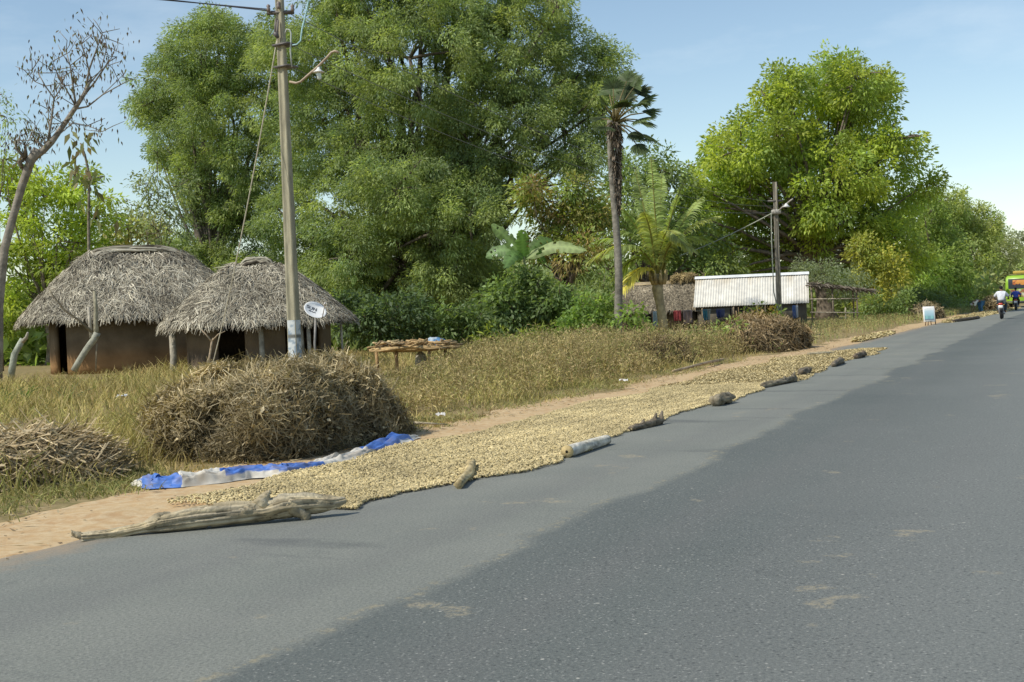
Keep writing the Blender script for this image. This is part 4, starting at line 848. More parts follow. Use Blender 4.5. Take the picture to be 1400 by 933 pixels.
# ------------------------------------------------------------------ palms and banana
def palmyra():
    Y0 = 47.; t = thing('palmyra_palm', gx(843, Y0), 'slim palmyra palm with grey ringed trunk and shaggy dead leaves', 'palm tree'); q = lambda x, y, d=0.: at(x, y, Y0 + d)
    m_ = MB(); n = 60; f = np.linspace(0, 1, n); b = gx(843, Y0); top = q(838, 165); P = b + (top - b) * f[:, None]; P[:, 0] += .12 * np.sin(f * 5); r = (.185 - .075 * f ** .5) * (1 + .05 * (np.arange(n) % 3 == 0)); r[:4] *= [1.3, 1.2, 1.1, 1.05]
    tube(m_, P, r, np.array([(.20, .185, .155)] * n) * (.8 + .4 * rng.random((n, 1))), 12, True, .06, 3); m_.build('trunk', M['bark'], t, True)
    hub = q(840, 168)
    def fan(o, d, Lp, Rf, c, close=1., droopf=.2):
        m_ = MB(); d = unit(np.asarray(d, float)); tip = o + d * Lp; tip[2] -= Lp * droopf * .5; tube(m_, [o, (o + tip) / 2 + [0, 0, Lp * .08], tip], [.035, .028, .02], (.26, .22, .11), 5)
        up = np.array([0, -.4, 1.]); s_ = unit(np.cross(d, up)); u_ = np.cross(s_, d); ns = 30; a = np.linspace(-2.3, 2.3, ns) * close
        D = np.cos(a)[:, None] * d + np.sin(a)[:, None] * s_ + (.12 * np.sin(np.arange(ns) * math.pi))[:, None] * u_; Lf = Rf * (1 - .18 * (a / 2.3) ** 2) * (.92 + .16 * rng.random(ns)); K = 5; g_ = np.linspace(0, 1, K)
        X = tip + D[:, None] * (Lf[:, None, None] * g_[None, :, None]); X[..., 2] -= (Lf[:, None] * g_[None] ** 2.5 * (droopf + .12 * rng.random((ns, 1))))
        W = Rf * .12 * np.array([.25, .8, 1, .7, .05])[None] * np.ones((ns, 1)); Cc = np.asarray(c) * (.75 + .5 * rng.random((ns, 1)))
        ribbons(m_, X, W, Cc, side=np.repeat((u_ + .55 * s_ * ((np.arange(ns) % 2) * 2 - 1)[:, None])[:, None], K, 1)); return m_
    GR_ = (.09, .125, .055)
    for tx, ty, dd, Rf in ((872, 105, -.4, .62), (862, 112, .6, .6), (884, 133, -.2, .68), (878, 160, -.8, .66), (882, 165, .4, .6), (868, 182, -.3, .55), (876, 200, -.5, .55), (846, 120, .9, .55), (832, 118, 1., .5), (825, 172, -.8, .5), (850, 140, -.9, .55), (856, 128, .2, .55), (880, 118, .1, .6), (890, 148, .2, .62), (888, 185, .1, .55), (860, 95, .2, .55), (838, 108, -.3, .5), (826, 138, -.4, .5), (872, 140, -.8, .6), (820, 160, .5, .45)):
        e = q(tx, ty, dd); v = e - hub; Ln = np.linalg.norm(v); fan(hub + v * .05, v, Ln * .78, Rf * 1.12, np.array(GR_) * random.uniform(.7, 1.5), .62, .14).build('fan_leaf', M['leaf'], t)
    dead = MB(); n = 1150; f = rng.random(n); z0 = q(838, 292)[2]; z1 = q(838, 168)[2]; a = rng.random(n) * 2 * math.pi; rad = .085 + (.19 * f ** .6) * (.5 + .6 * rng.random(n)); P = np.stack([hub[0] + np.cos(a) * rad * .4, hub[1] + np.sin(a) * rad * .4, z0 + (z1 - z0) * f], -1)
    A = np.stack([np.cos(a) * .65, np.sin(a) * .65, -1 + .9 * f + .4 * rng.normal(size=n)], -1); K = 4; g_ = np.linspace(0, 1, K); X = P[:, None] + unit(A)[:, None] * (rad[:, None, None] * 1.0 * g_[None, :, None]); X[..., 2] -= .32 * g_[None] ** 2 * rad[:, None] * 2
    ribbons(dead, X, .07 * np.array([.6, 1, .9, .2])[None] * np.ones((n, 1)), mixc([(.17, .14, .105), (.11, .09, .07), (.26, .21, .16), (.08, .07, .055)], n)); dead.build('dead_leaf_skirt', M['straw'], t)
palmyra()
def frond(o, tip, arch, L_leaf, c, n=52, twist=0., w=.05):
    m_ = MB(); o = np.asarray(o, float); tip = np.asarray(tip, float); f = np.linspace(0, 1, 14)[:, None]; P = o + (tip - o) * f; P[:, 2] += arch * np.sin(f[:, 0] ** .8 * math.pi); tube(m_, P, np.linspace(.045, .01, 14), (.30, .28, .08), 5)
    g_ = np.linspace(.1, 1, n); B = np.stack([np.interp(g_, f[:, 0], P[:, k]) for k in range(3)], -1); T = unit(np.gradient(B, axis=0)); S = unit(np.cross(T, [0, 0, 1.])); U = np.cross(S, T)
    for sg in (-1, 1):
        Ln = L_leaf * np.sin(np.clip(g_ * .92 + .1, 0, 1) * math.pi) ** .5 * (.85 + .3 * rng.random(n)); D = unit(S * sg * .75 + T * .65 + U * (.25 + twist)); K = 5; h = np.linspace(0, 1, K); X = B[:, None] + D[:, None] * (Ln[:, None, None] * h[None, :, None]); X[..., 2] -= Ln[:, None] * h[None] ** 1.8 * (.55 + .3 * rng.random((n, 1)))
        ribbons(m_, X, w * np.array([.6, 1, .9, .6, .1])[None] * np.ones((n, 1)), np.asarray(c) * (.7 + .6 * rng.random((n, 1))), side=np.repeat((U + rng.normal(size=(n, 3)) * .35)[:, None], K, 1))
    return m_
def coconut():
    Y0 = 50.; t = thing('coconut_palm', gx(905, Y0), 'young coconut palm with arching fronds standing before the thatched house', 'palm tree'); q = lambda x, y, d=0.: at(x, y, Y0 + d)
    m_ = MB(); tube(m_, [gx(907, Y0), q(906, 440), q(902, 415), q(899, 395), q(900, 375)], [.24, .19, .18, .22, .19], (.36, .30, .18), 10, True, .15, 3, .1); m_.build('trunk', M['bark'], t, True)
    o = q(900, 378)
    G1, G2, G3 = (.30, .38, .13), (.42, .46, .16), (.6, .55, .15)
    for tx, ty, d, ar, c in ((868, 232, 1.5, .4, G1), (905, 236, .8, .3, G1), (935, 248, -.5, .5, G1), (985, 296, .4, 1.0, G2), (962, 268, 1.5, .7, G1), (948, 345, -1.2, 1.2, G2), (930, 330, -1.5, 1.4, G2), (838, 318, .5, .9, G1), (800, 362, .2, 1.3, G2), (812, 330, 1.5, .9, G1), (848, 402, -1.0, .75, G3), (850, 285, -.6, .6, G1), (838, 385, 1.2, 1.0, G1), (972, 330, 1.4, 1.0, G1), (890, 215, -.3, .2, G1), (880, 290, -2.0, .8, G2), (826, 352, -1.5, 1.1, G1)):
        frond(o + rng.normal(size=3) * .08, q(tx, ty, d), ar * .8, .68, c, 50, .1, .075).build('frond', M['leaf'], t)
    m_ = MB()
    for k in range(10): a = k * .7; tube(m_, [o + [.2 * math.cos(a), .2 * math.sin(a), -.3], o + [.3 * math.cos(a), .3 * math.sin(a), -.1], o + [.36 * math.cos(a), .36 * math.sin(a), .25]], [.1, .08, .03], (.33, .26, .13), 6)
    m_.build('leaf_base', M['bark'], t, True)
coconut()
def banana():
    Y0 = 49.5; t = thing('banana_plant', gx(718, Y0), 'banana plant with broad pale green leaves rising behind dark shrubs', 'plant'); q = lambda x, y, d=0.: at(x, y, Y0 + d)
    m_ = MB(); tube(m_, [gx(720, Y0), q(719, 420), q(717, 375), q(716, 350)], [.16, .13, .10, .06], (.22, .24, .10), 9); m_.build('pseudostem', M['bark'], t, True)
    for tx, ty, d, ar, c in ((672, 308, -.6, .15, (.28, .38, .15)), (713, 314, -.5, .05, (.2, .33, .08)), (802, 344, -.8, .35, (.31, .39, .17)), (664, 352, .3, .35, (.17, .27, .11)), (690, 368, -1.2, .4, (.14, .24, .08)), (745, 360, .8, .4, (.12, .22, .07)), (756, 330, .5, .3, (.12, .20, .06))):
        o = q(717, 356); tip = q(tx, ty, d); n = 22; f = np.linspace(0, 1, n)[:, None]; P = o + (tip - o) * f; P[:, 2] += ar * np.sin(f[:, 0] * math.pi); T = unit(np.gradient(P, axis=0)); S = unit(np.cross(T, np.array([0, -1., .5]))); U = np.cross(S, T); wd = .26 * np.clip(np.sin(np.clip(f[:, 0] * 1.05 - .05, 0, 1) * math.pi), 0, 1) ** .45 + .01
        m_ = MB(); V = []; 
        for k in range(5):
            x = (k - 2) / 2; V.append(P + S * (wd * x)[:, None] + U * (wd * (.3 - .45 * abs(x)) * (1 if k != 2 else 0))[:, None] + (rng.normal(size=(n, 3)) * .02 if k in (0, 4) else 0))
        V = np.stack(V, 1).reshape(-1, 3); i, j = np.meshgrid(np.arange(n - 1), np.arange(4), indexing='ij'); Cc = np.asarray(c) * np.where(np.arange(n * 5) % 5 == 2, 1.5, .85 + .35 * ((np.arange(n * 5) // 5) % 2))[:, None]
        keep_ = rng.random(i.shape) > .11; Q = np.stack([i * 5 + j, (i + 1) * 5 + j, (i + 1) * 5 + j + 1, i * 5 + j + 1], -1)[keep_]
        m_.add(V, Q, None, Cc); m_.build('leaf', M['leaf'], t, True)
banana()

# ------------------------------------------------------------------ trees and shrubs
FE = [(.25, .32, .135), (.295, .365, .14), (.20, .275, .125), (.35, .415, .15)]  # feathery leaf palette, lifted and greyed to paint in the haze veil
tree('feathery_tree', 'largest dark feathery tree spreading over the huts and out of the frame', 57, 545,
     [(430, 60, 78), (520, -30, 95), (640, -15, 90), (560, 80, 105), (690, 80, 85), (765, 85, 70), (440, 170, 85), (560, 190, 105), (680, 165, 80), (770, 175, 62), (470, 290, 92), (600, 290, 95), (450, 395, 66), (560, 385, 80), (645, 370, 52), (640, 235, 60), (735, 30, 55), (815, 105, 45), (830, 150, 35), (700, 240, 34), (590, 320, 70, -3.5), (640, 300, 55, -3.5), (540, 260, 66, -3.5), (620, 370, 52, -3.), (480, 350, 60, -3), (420, 420, 50), (500, 430, 55), (375, 400, 42), (610, 440, 45), (505, -130, 105), (640, -125, 95), (395, 300, 50), (790, 215, 36), (670, 300, 30)],
     .58, 200, .165, .052, FE, .62, (.13, .11, .09), ysp=2.6, droop=.45, up=.35, flat=.7, keep=.62, cjit=.22, under=.85)
tree('feathery_tree', 'dark feathery tree left of the biggest one with sky on its left side', 63, 290,
     [(275, 75, 58), (235, 115, 50), (312, 62, 46), (300, 160, 66), (235, 190, 46), (212, 135, 30), (193, 152, 20), (295, 250, 66), (330, 320, 56), (285, 310, 38), (350, 130, 60), (340, 230, 70), (300, 40, 30), (390, 80, 55), (280, 370, 40), (330, 390, 40), (245, 350, 28), (370, 380, 44)],
     .58, 200, .165, .052, FE, .42, (.13, .11, .09), ysp=2.0, droop=.45, up=.35, flat=.7, keep=.62, cjit=.22, under=.85)
RT = [(.36, .44, .08), (.30, .40, .085), (.43, .49, .08), (.25, .34, .09)]
tree('broadleaf_tree', 'tall bright yellowish green broadleaf tree behind the metal roofed house', 90, 1130,
     [(1130, 116, 46), (1078, 110, 30), (1172, 108, 38), (1105, 170, 66), (1185, 150, 56), (1060, 190, 42), (1130, 255, 82), (1012, 205, 46), (975, 230, 42), (955, 275, 34), (1000, 290, 56), (1200, 225, 54), (1232, 190, 28), (1215, 290, 48), (1270, 250, 24), (1150, 330, 66), (1075, 320, 66), (1225, 340, 46), (1045, 130, 14), (1210, 125, 20), (1030, 165, 20), (1250, 210, 22), (1000, 345, 50), (950, 320, 40), (1040, 250, 50)],
     .95, 115, .32, .14, RT, .7, (.17, .14, .11), ysp=4, droop=.25, up=.45, keep=.6, cjit=.26, flat=.75, under=.75)
G_BR = [(.38, .47, .09), (.44, .52, .11), (.30, .39, .08)]
tree('bright_green_tree', 'light bright green tree behind the left end of the large hut', 52, 70,
     [(60, 270, 46), (110, 255, 34), (20, 280, 40), (130, 300, 30), (80, 330, 50), (30, 350, 48), (120, 350, 36), (0, 240, 30), (145, 270, 14), (50, 400, 40), (100, 390, 30), (10, 420, 36)],
     .62, 80, .24, .085, G_BR, .2, (.2, .17, .13), ysp=1.5, up=.9, droop=.15, flat=.45, cjit=.35, keep=.5)
tree('young_tree', 'thin pale green tree at the far left edge behind the bare trunk', 46, 2, [(-4, 130, 18), (8, 160, 16), (2, 200, 18), (-8, 180, 22), (12, 140, 10)], .42, 22, .15, .05, [(.32, .42, .17), (.37, .45, .2)], .07, ysp=.6, flat=.8, up=.6)
tree('slender_tree', 'thin sparse grey green tree between the large hut roof and the dark trees', 56, 205, [(205, 250, 24), (225, 270, 26), (195, 285, 20), (235, 300, 26), (215, 235, 16), (245, 255, 20), (220, 320, 26)], .5, 26, .2, .07, [(.24, .29, .15), (.29, .33, .17)], .08, ysp=.8)
tree('distant_tree', 'round hazy tree with orange tinged top far behind the large hut', 110, 185, [(178, 318, 30), (150, 325, 22), (205, 330, 28), (165, 345, 26), (235, 340, 26)], 1.1, 60, .4, .2, [(.33, .37, .16), (.42, .38, .16), (.28, .32, .15)], .3, ysp=2)  # distance haze is put into these paler leaf colours
MG = [(.25, .33, .09), (.20, .28, .08), (.36, .34, .12), (.30, .37, .10)]
tree('mango_tree', 'mango tree with orange brown young leaves between banana plant and palmyra', 53.5, 775, [(745, 275, 34), (780, 265, 30), (800, 295, 32), (760, 310, 36), (725, 260, 24), (820, 330, 30), (790, 345, 34), (735, 330, 30)], .6, 90, .24, .08, MG + [(.44, .32, .16)], .25, ysp=2, cjit=.4)
tree('background_tree', 'green tree filling the gap behind the coconut palm', 84, 880, [(870, 230, 40), (905, 230, 26), (850, 280, 50), (900, 290, 50), (935, 320, 40), (880, 350, 55), (830, 370, 40), (945, 360, 36), (985, 360, 36)], .95, 66, .36, .13, [(.22, .29, .11), (.27, .34, .12), (.18, .25, .10)], .4, ysp=3, under=.7)
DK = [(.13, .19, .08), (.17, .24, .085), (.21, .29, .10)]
def shrub(label, Y, px, blobs, puff=.4, dens=70, L=.17, W=.08, cols=DK, ysp=.6, name='leafy_shrub', **kw):
    return tree(name, label, Y, px, blobs, puff, dens, L, W, cols, .05, (.15, .12, .09), ysp=ysp, under=.8, **kw)
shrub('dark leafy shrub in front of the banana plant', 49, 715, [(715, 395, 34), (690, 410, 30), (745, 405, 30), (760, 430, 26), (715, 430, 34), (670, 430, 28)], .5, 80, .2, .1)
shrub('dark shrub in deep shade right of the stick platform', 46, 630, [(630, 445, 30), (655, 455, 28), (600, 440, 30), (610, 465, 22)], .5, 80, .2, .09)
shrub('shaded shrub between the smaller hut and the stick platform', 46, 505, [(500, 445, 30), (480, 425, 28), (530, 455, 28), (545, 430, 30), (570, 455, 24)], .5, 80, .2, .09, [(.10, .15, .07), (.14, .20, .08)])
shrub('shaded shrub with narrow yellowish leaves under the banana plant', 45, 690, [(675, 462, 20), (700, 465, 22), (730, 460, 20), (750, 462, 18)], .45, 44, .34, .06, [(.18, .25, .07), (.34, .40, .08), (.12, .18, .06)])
shrub('bright green shrub left of the palmyra trunk', 47.5, 805, [(800, 425, 24), (820, 445, 24), (785, 450, 24), (825, 415, 18), (770, 465, 18)], .4, 60, .16, .09, [(.19, .29, .08), (.26, .36, .09)])
shrub('bright green creeping shrub right of the palmyra trunk', 37, 880, [(865, 452, 16), (885, 462, 16), (870, 475, 14), (905, 468, 14), (862, 430, 10), (920, 480, 12), (895, 478, 14), (940, 476, 10)], .34, 46, .14, .09, [(.25, .36, .08), (.31, .42, .10), (.19, .29, .07)])
shrub('light green weeds below the row of washing', 35.5, 960, [(935, 470, 14), (955, 462, 14), (980, 458, 14), (1000, 452, 12), (915, 485, 12), (970, 475, 12)], .32, 40, .16, .05, [(.28, .36, .12), (.34, .41, .14)])
shrub('orange tipped flowering shrub above the brown heap', 42, 1045, [(1040, 425, 12), (1052, 432, 14), (1030, 432, 12), (1062, 430, 10)], .32, 40, .14, .07, [(.13, .2, .04), (.3, .22, .06), (.17, .23, .05)])
shrub('grey green rounded bush behind the pole shelter', 80, 1140, [(1125, 375, 24), (1150, 385, 24), (1105, 365, 18), (1165, 395, 20)], .6, 100, .2, .06, [(.25, .30, .19), (.29, .34, .21)])
shrub('yellow leaved bush beside the pole shelter', 84, 1195, [(1190, 370, 24), (1215, 385, 24), (1185, 400, 22), (1175, 345, 22), (1205, 350, 18), (1225, 360, 18)], .7, 66, .26, .12, [(.46, .44, .09), (.36, .38, .09), (.26, .31, .09)])
shrub('dark green bush at the verge between pole shelter and signboard', 76, 1205, [(1200, 420, 20), (1225, 425, 18), (1185, 425, 14), (1240, 415, 18)], .6, 70, .24, .1, [(.18, .25, .09), (.23, .30, .10)])
shrub('bright green bush behind the white signboard', 104, 1285, [(1280, 375, 26), (1305, 385, 24), (1270, 395, 24), (1300, 405, 22)], .75, 70, .3, .12, [(.27, .38, .10), (.33, .43, .12)], 1.5)
shrub('dark low bush between signboard and bending person', 100, 1290, [(1280, 415, 16), (1300, 418, 14), (1262, 410, 16), (1318, 415, 12)], .7, 70, .3, .12, [(.15, .2, .10), (.20, .26, .11)], 1.)
OL = [(.34, .40, .14), (.28, .35, .125), (.40, .44, .15)]
tree('roadside_tree', 'olive green tree right of the tall broadleaf tree', 122, 1305, [(1300, 310, 34), (1325, 300, 28), (1345, 308, 26), (1300, 275, 26), (1285, 300, 28), (1290, 345, 36), (1330, 345, 34), (1340, 320, 22), (1310, 280, 16), (1320, 385, 26)], .8, 80, .30, .12, OL, .35, ysp=2.5, under=.8)
tree('roadside_tree', 'fresh green tree filling the gap between the tall broadleaf tree and the olive tree', 106, 1272, [(1265, 290, 34), (1285, 305, 28), (1255, 335, 38), (1290, 345, 34), (1270, 380, 34), (1245, 300, 26), (1300, 370, 28)], .85, 90, .3, .13, [(.30, .39, .10), (.36, .44, .12), (.24, .32, .10)], .35, ysp=2.5, under=.8)
tree('roadside_tree', 'hazy olive tree farthest along the left of the road', 160, 1355, [(1355, 335, 22), (1368, 345, 22), (1380, 352, 20), (1392, 378, 16), (1340, 325, 24), (1372, 325, 14), (1376, 385, 20), (1348, 365, 24), (1362, 385, 22), (1340, 390, 20)], 1.0, 80, .36, .14, [(.36, .39, .18), (.31, .35, .17)], .3, ysp=2.5, under=.8)  # leaves tinted paler and bluer, painting in the haze
tree('roadside_tree', 'bright green tree rising beyond the green bus', 190, 1385, [(1380, 385, 20), (1400, 380, 20), (1365, 395, 16), (1415, 375, 24)], 1.4, 60, .6, .25, [(.38, .44, .18), (.33, .4, .16)], .3, ysp=2.5)
tree('roadside_tree', 'hazy dark tree at the right frame edge beyond the bus', 260, 1405, [(1402, 335, 18), (1412, 355, 24), (1396, 360, 14), (1392, 325, 6), (1425, 330, 26)], 1.6, 50, .7, .3, [(.27, .31, .2), (.31, .35, .23)], .3, ysp=2.5)  # haze is painted into the bluish leaf colours

# far scrub closing the view behind everything (nobody could count it)
def scrub(name, label, x0, x1, Y, h0, n, cols):
    mb = MB(); px = x0 + (x1 - x0) * rng.random(n); Yq = Y * (.85 + .4 * rng.random(n)); 
    P = np.array([gx(a, b) for a, b in zip(px, Yq)]); P[:, 2] = (h0 * (.75 + .35 * fbm(P * .05, 2, 3))) * rng.random(n) ** .7
    m = 16; idx = np.repeat(np.arange(n), m); N_ = len(idx); q = rng.normal(size=(N_, 3)) * [1.0, 1.0, .7]; C = mixc(cols, n)[idx] * (.7 + .6 * rng.random((N_, 1)))
    P2_ = P[idx] + q; P2_[:, 2] = np.maximum(P2_[:, 2], .1)
    leaves(mb, P2_, rng.normal(size=(N_, 3)), rng.normal(size=(N_, 3)) * .6 + [0, 0, .7], .7 + 0 * P2_[:, 0], .36 + 0 * P2_[:, 0], C); tag(mb.build(name, M['leaf']), label, 'scrub', None, 'stuff')
scrub('far_woods', 'mass of distant green scrub and trees behind the huts and houses', -120, 1290, 125, 6.5, 5200, [(.24, .30, .13), (.28, .34, .14), (.32, .37, .15)])
scrub('hut_scrub', 'low green scrub directly behind the two thatched huts', -60, 480, 62, 3.0, 1500, [(.24, .33, .11), (.29, .38, .12), (.18, .25, .09)])
scrub('roadside_scrub', 'tangled green scrub along the left verge towards the bend', 1170, 1345, 128, 4.2, 900, [(.24, .30, .12), (.33, .37, .14), (.27, .34, .13)])

# ------------------------------------------------------------------ metal roofed house, thatched house, pole shelter, washing
HY = R(-14); he = np.array([math.cos(HY), math.sin(HY), 0]); hn_ = np.array([math.sin(HY), -math.cos(HY), 0]); UZ = np.array([0, 0, 1.])
def house():
    A = at(948, 420.5, 72.5); Ln = 6.55; zev = A[2]; rise = 1.78; run = 2.05
    t = thing('metal_roof_house', (A + he * Ln / 2 - hn_ * run) * [1, 1, 0], 'mud house with a white corrugated metal roof behind the distant pole', 'house')
    def slope(sgn):
        m_ = MB(); nx, nz = 420, 7; x = np.linspace(0, Ln, nx); v = np.linspace(0, 1, nz); X, Vv = np.meshgrid(x, v, indexing='ij')
        cor = .016 * np.sin(X / Ln * 2 * math.pi * 44)
        base = A + he * X[..., None] - hn_ * ((run * Vv) if sgn > 0 else (2 * run - run * Vv))[..., None] + UZ * (rise * Vv)[..., None]
        nn = unit(hn_ * sgn * rise + UZ * run); P = base + nn * cor[..., None]
        i, j = np.meshgrid(np.arange(nx - 1), np.arange(nz - 1), indexing='ij'); st2 = fbm(np.stack([X * 2.2, Vv * .6, 0 * X], -1), 3, 3)
        cc = np.array([.63, .61, .55]) * (1 + .10 * st2)[..., None] - np.clip(Vv - .55, 0, 1)[..., None] * np.clip(.25 + st2, 0, 1)[..., None] * np.array([.5, .6, .7])
        m_.add(P.reshape(-1, 3), np.stack([i * nz + j, (i + 1) * nz + j, (i + 1) * nz + j + 1, i * nz + j + 1], -1).reshape(-1, 4), None, np.clip(cc, .1, 1).reshape(-1, 3))
        o = m_.build('roof_slope', M['sheet'], t, True); md = o.modifiers.new('t', 'SOLIDIFY'); md.thickness = .012; return o
    slope(1); slope(-1)
    m_ = MB(); rp = A - hn_ * run + UZ * (rise + .05)
    for sgn in (1, -1):
        q = [rp - he * .05, rp + he * (Ln + .05)]; dn = hn_ * sgn * .24 - UZ * .16; m_.add([q[0], q[1], q[1] + dn, q[0] + dn], [(0, 1, 2, 3)], None, (.66, .68, .68))
    m_.build('ridge_cap', M['sheet'], t)
    wl = MB(); ov = .35; b0 = A + he * .25 - hn_ * ov; b1 = A + he * (Ln - .25) - hn_ * ov; dpt = 2 * run - 2 * ov; c0 = (.17, .15, .12)
    def wall_seg(p, q, h, m_=wl):
        p = p * [1, 1, 0]; q = q * [1, 1, 0]; n_ = unit(np.cross(q - p, UZ)); d = np.linalg.norm(q - p); ax = np.stack([(q - p) / d, n_, UZ]); box(m_, (p + q) / 2 + UZ * h / 2, (d, .16, h), c0, 0, ax)
    dh = 1.55; hw = zev + .18
    for s0, s1 in ((0, .30), (.42, .62), (.70, 1)): wall_seg(b0 + (b1 - b0) * s0, b0 + (b1 - b0) * s1, hw)
    w0, w1 = b0 + (b1 - b0) * .62, b0 + (b1 - b0) * .70; wall_seg(w0, w1, .75)
    wall_seg(b0 - hn_ * dpt, b1 - hn_ * dpt, hw); wall_seg(b0 - hn_ * .09, b0 - hn_ * (dpt - .09), hw); wall_seg(b1 - hn_ * .09, b1 - hn_ * (dpt - .09), hw)
    for p in (b0, b1):
        p = p * [1, 1, 0]; mid = p - hn_ * dpt / 2; wl.add([p + UZ * hw, p - hn_ * dpt + UZ * hw, mid + UZ * (zev + rise - .12)], None, [(0, 1, 2)], c0)
    wl.build('wall', M['mud'], t)
    d_ = MB(); p = (b0 + (b1 - b0) * .36) * [1, 1, 0] - hn_ * .06; box(d_, p + UZ * .7, (.75, .05, 1.4), (.12, .10, .085), HY); d_.build('door', M['wood'], t)
    for k in range(4):
        p = (A + he * (.5 + 1.8 * k)) * [1, 1, 0] - hn_ * .08; d_ = MB(); tube(d_, [p, p + UZ * (zev - .01)], .05, (.2, .16, .11), 6); d_.build('post', M['wood'], t)
    # thatched house adjoining on the left
    B = at(842, 424, 74); B[2] = zev - .08; Lb = np.dot(A - B, he) + .25; zr = zev + 1.55; t2 = thing('thatched_house', (B + he * Lb / 2 - hn_ * run) * [1, 1, 0], 'low house with dark palm thatch adjoining the metal roofed house', 'house')
    m_ = MB(); n = 3600
    for sgn in (1, -1):
        o = B if sgn > 0 else B - hn_ * 2 * run; m_.add([o, o + he * Lb, o + he * Lb - hn_ * run * sgn + UZ * (zr - B[2]), o - hn_ * run * sgn + UZ * (zr - B[2])], [(0, 1, 2, 3) if sgn > 0 else (3, 2, 1, 0)], None, (.10, .085, .065))
    x = rng.random(n) * Lb; v = rng.random(n); up = unit(-hn_ * run + UZ * (zr - B[2])); nn = unit(hn_ * (zr - B[2]) + UZ * run); P = B + he * x[:, None] + (-hn_ * run + UZ * (zr - B[2])) * v[:, None] + nn * .03; a = rng.normal(size=n) * .8; T = -up * np.cos(a)[:, None] + he * np.sin(a)[:, None]; K = 3; g_ = np.linspace(0, 1, K); Ls = .3 + .35 * rng.random(n)
    X = P[:, None] + T[:, None] * (Ls[:, None, None] * g_[None, :, None]) + nn * (.06 * np.sin(g_ * math.pi) + .03)[None, :, None]; ribbons(m_, X, .06 * np.array([1, 1, .3])[None] * np.ones((n, 1)), mixc([(.22, .185, .13), (.13, .11, .08), (.30, .26, .19), (.09, .08, .06)], n) * (1 + .3 * fbm(P * .8, 2, 4)[:, None]), side=np.repeat(nn[None, None] + rng.normal(size=(n, 1, 3)) * .3, K, 1)); m_.build('roof', M['thatch'], t2)
    m_ = MB()
    for k in range(14): y = random.uniform(-.3, .3); tube(m_, [B + he * .1 - hn_ * (run + y) + UZ * (zr - B[2] + .06 - abs(y) * .5), B + he * (Lb - .1) - hn_ * (run + y) + UZ * (zr - B[2] + .08 - abs(y) * .5)], .05, (.36, .29, .18), 5)
    m_.build('ridge_straw', M['thatch'], t2)
    c0 = (.11, .09, .065); m_ = MB(); q0 = B + he * .3 - hn_ * .4; q1 = B + he * (Lb - .2) - hn_ * .4
    wall_seg(q0, q0 + (q1 - q0) * .12, zev, m_); wall_seg(q0 + (q1 - q0) * .5, q1, zev, m_); wall_seg(q0 - hn_ * 3.2, q1 - hn_ * 3.2, zev, m_); wall_seg(q0 - hn_ * .09, q0 - hn_ * 3.1, zev, m_); m_.build('wall', M['mud'], t2)
    sb = B + he * (Lb - .9) - hn_ * run; heap('straw_bundle', 'golden straw bundle lying on the dark thatch ridge beside the metal roof', sb + UZ * (zr - B[2] + .05), HY, .85, .4, .42, 500, [(.42, .33, .17), (.33, .25, .12)], sl=.5, sw=.04, curl=.4, core=(.25, .19, .1))
    # pole shelter on the right
    S0 = A + he * (Ln + .15) + hn_ * .1; S0 = S0 * [1, 1, 0]; t3 = thing('pole_shelter', S0 + he * 1.4, 'open shelter of bare poles with a thin flat thatch beside the metal roof', 'shelter'); Ls = 2.75; hp = zev + .95
    corners = [(0, 0, hp), (Ls * .42, .0, hp - .1), (Ls * .9, 0, hp - .35), (0, 2.2, hp), (Ls * .85, 2.2, hp - .3)]
    for u, v, h in corners:
        p = S0 + he * u - hn_ * v; m_ = MB(); tube(m_, [p, p + UZ * h * .5 + he * .03, p + UZ * h], .05, (.20, .165, .12), 6, True, .1); m_.build('post', M['wood'], t3)
    for z0, z1 in ((.75, .62), (1.5, 1.42)):
        m_ = MB(); seg(m_, S0 + UZ * z0 + hn_ * .06 - he * .1, S0 + he * Ls * .95 + UZ * z1 + hn_ * .06, .035, (.34, .30, .23), 6); m_.build('rail', M['wood'], t3)
    m_ = MB(); p = S0 + he * 1.85; seg(m_, p, p + UZ * .95, .04, (.3, .27, .2)); m_.build('post', M['wood'], t3)
    m_ = MB()
    for k in range(9): v = -.25 + 2.7 * k / 8; seg(m_, S0 - he * .3 - hn_ * v + UZ * (hp + .05), S0 + he * (Ls + .45) - hn_ * v + UZ * (hp - .38), .035, (.17, .14, .11), 5)
    n = 900; x = rng.random(n) * (Ls + .8) - .3; v = rng.random(n) * 2.8 - .35; P = S0 + he * x[:, None] - hn_ * v[:, None] + UZ * (hp + .1 - .42 * (x / Ls))[:, None] + UZ * (.08 * rng.random(n))[:, None]; T = unit(he * .8 + rng.normal(size=(n, 3)) * [.5, .5, .12] + hn_ * .3); g_ = np.linspace(0, 1, 3); X = P[:, None] + T[:, None] * (.5 * g_)[None, :, None]; X[..., 2] -= .16 * g_[None] ** 2
    ribbons(m_, X, .055 * np.array([1, 1, .3])[None] * np.ones((n, 1)), mixc([(.20, .17, .13), (.28, .245, .19), (.12, .10, .08)], n), side=np.repeat(UZ[None, None] + rng.normal(size=(n, 1, 3)) * .4, 3, 1)); m_.build('thatch_cover', M['thatch'], t3)
    # washing line in front
    w0 = gx(893, 69.5) + UZ * 1.18; w1 = gx(1002, 69.0) + UZ * 1.15; cable('thin washing line strung before the two houses', [w0, w1], .012, (.2, .18, .15), .06, name='washing_line')
    for p in (w0, w1): m_ = MB(); tube(m_, [p * [1, 1, 0], p * [1, 1, 1] + UZ * .05], .035, (.25, .2, .14), 6); tag(m_.build('line_post', M['wood'], None), 'thin post holding the %s end of the washing line' % ('left' if p is w0 else 'right'), 'post')
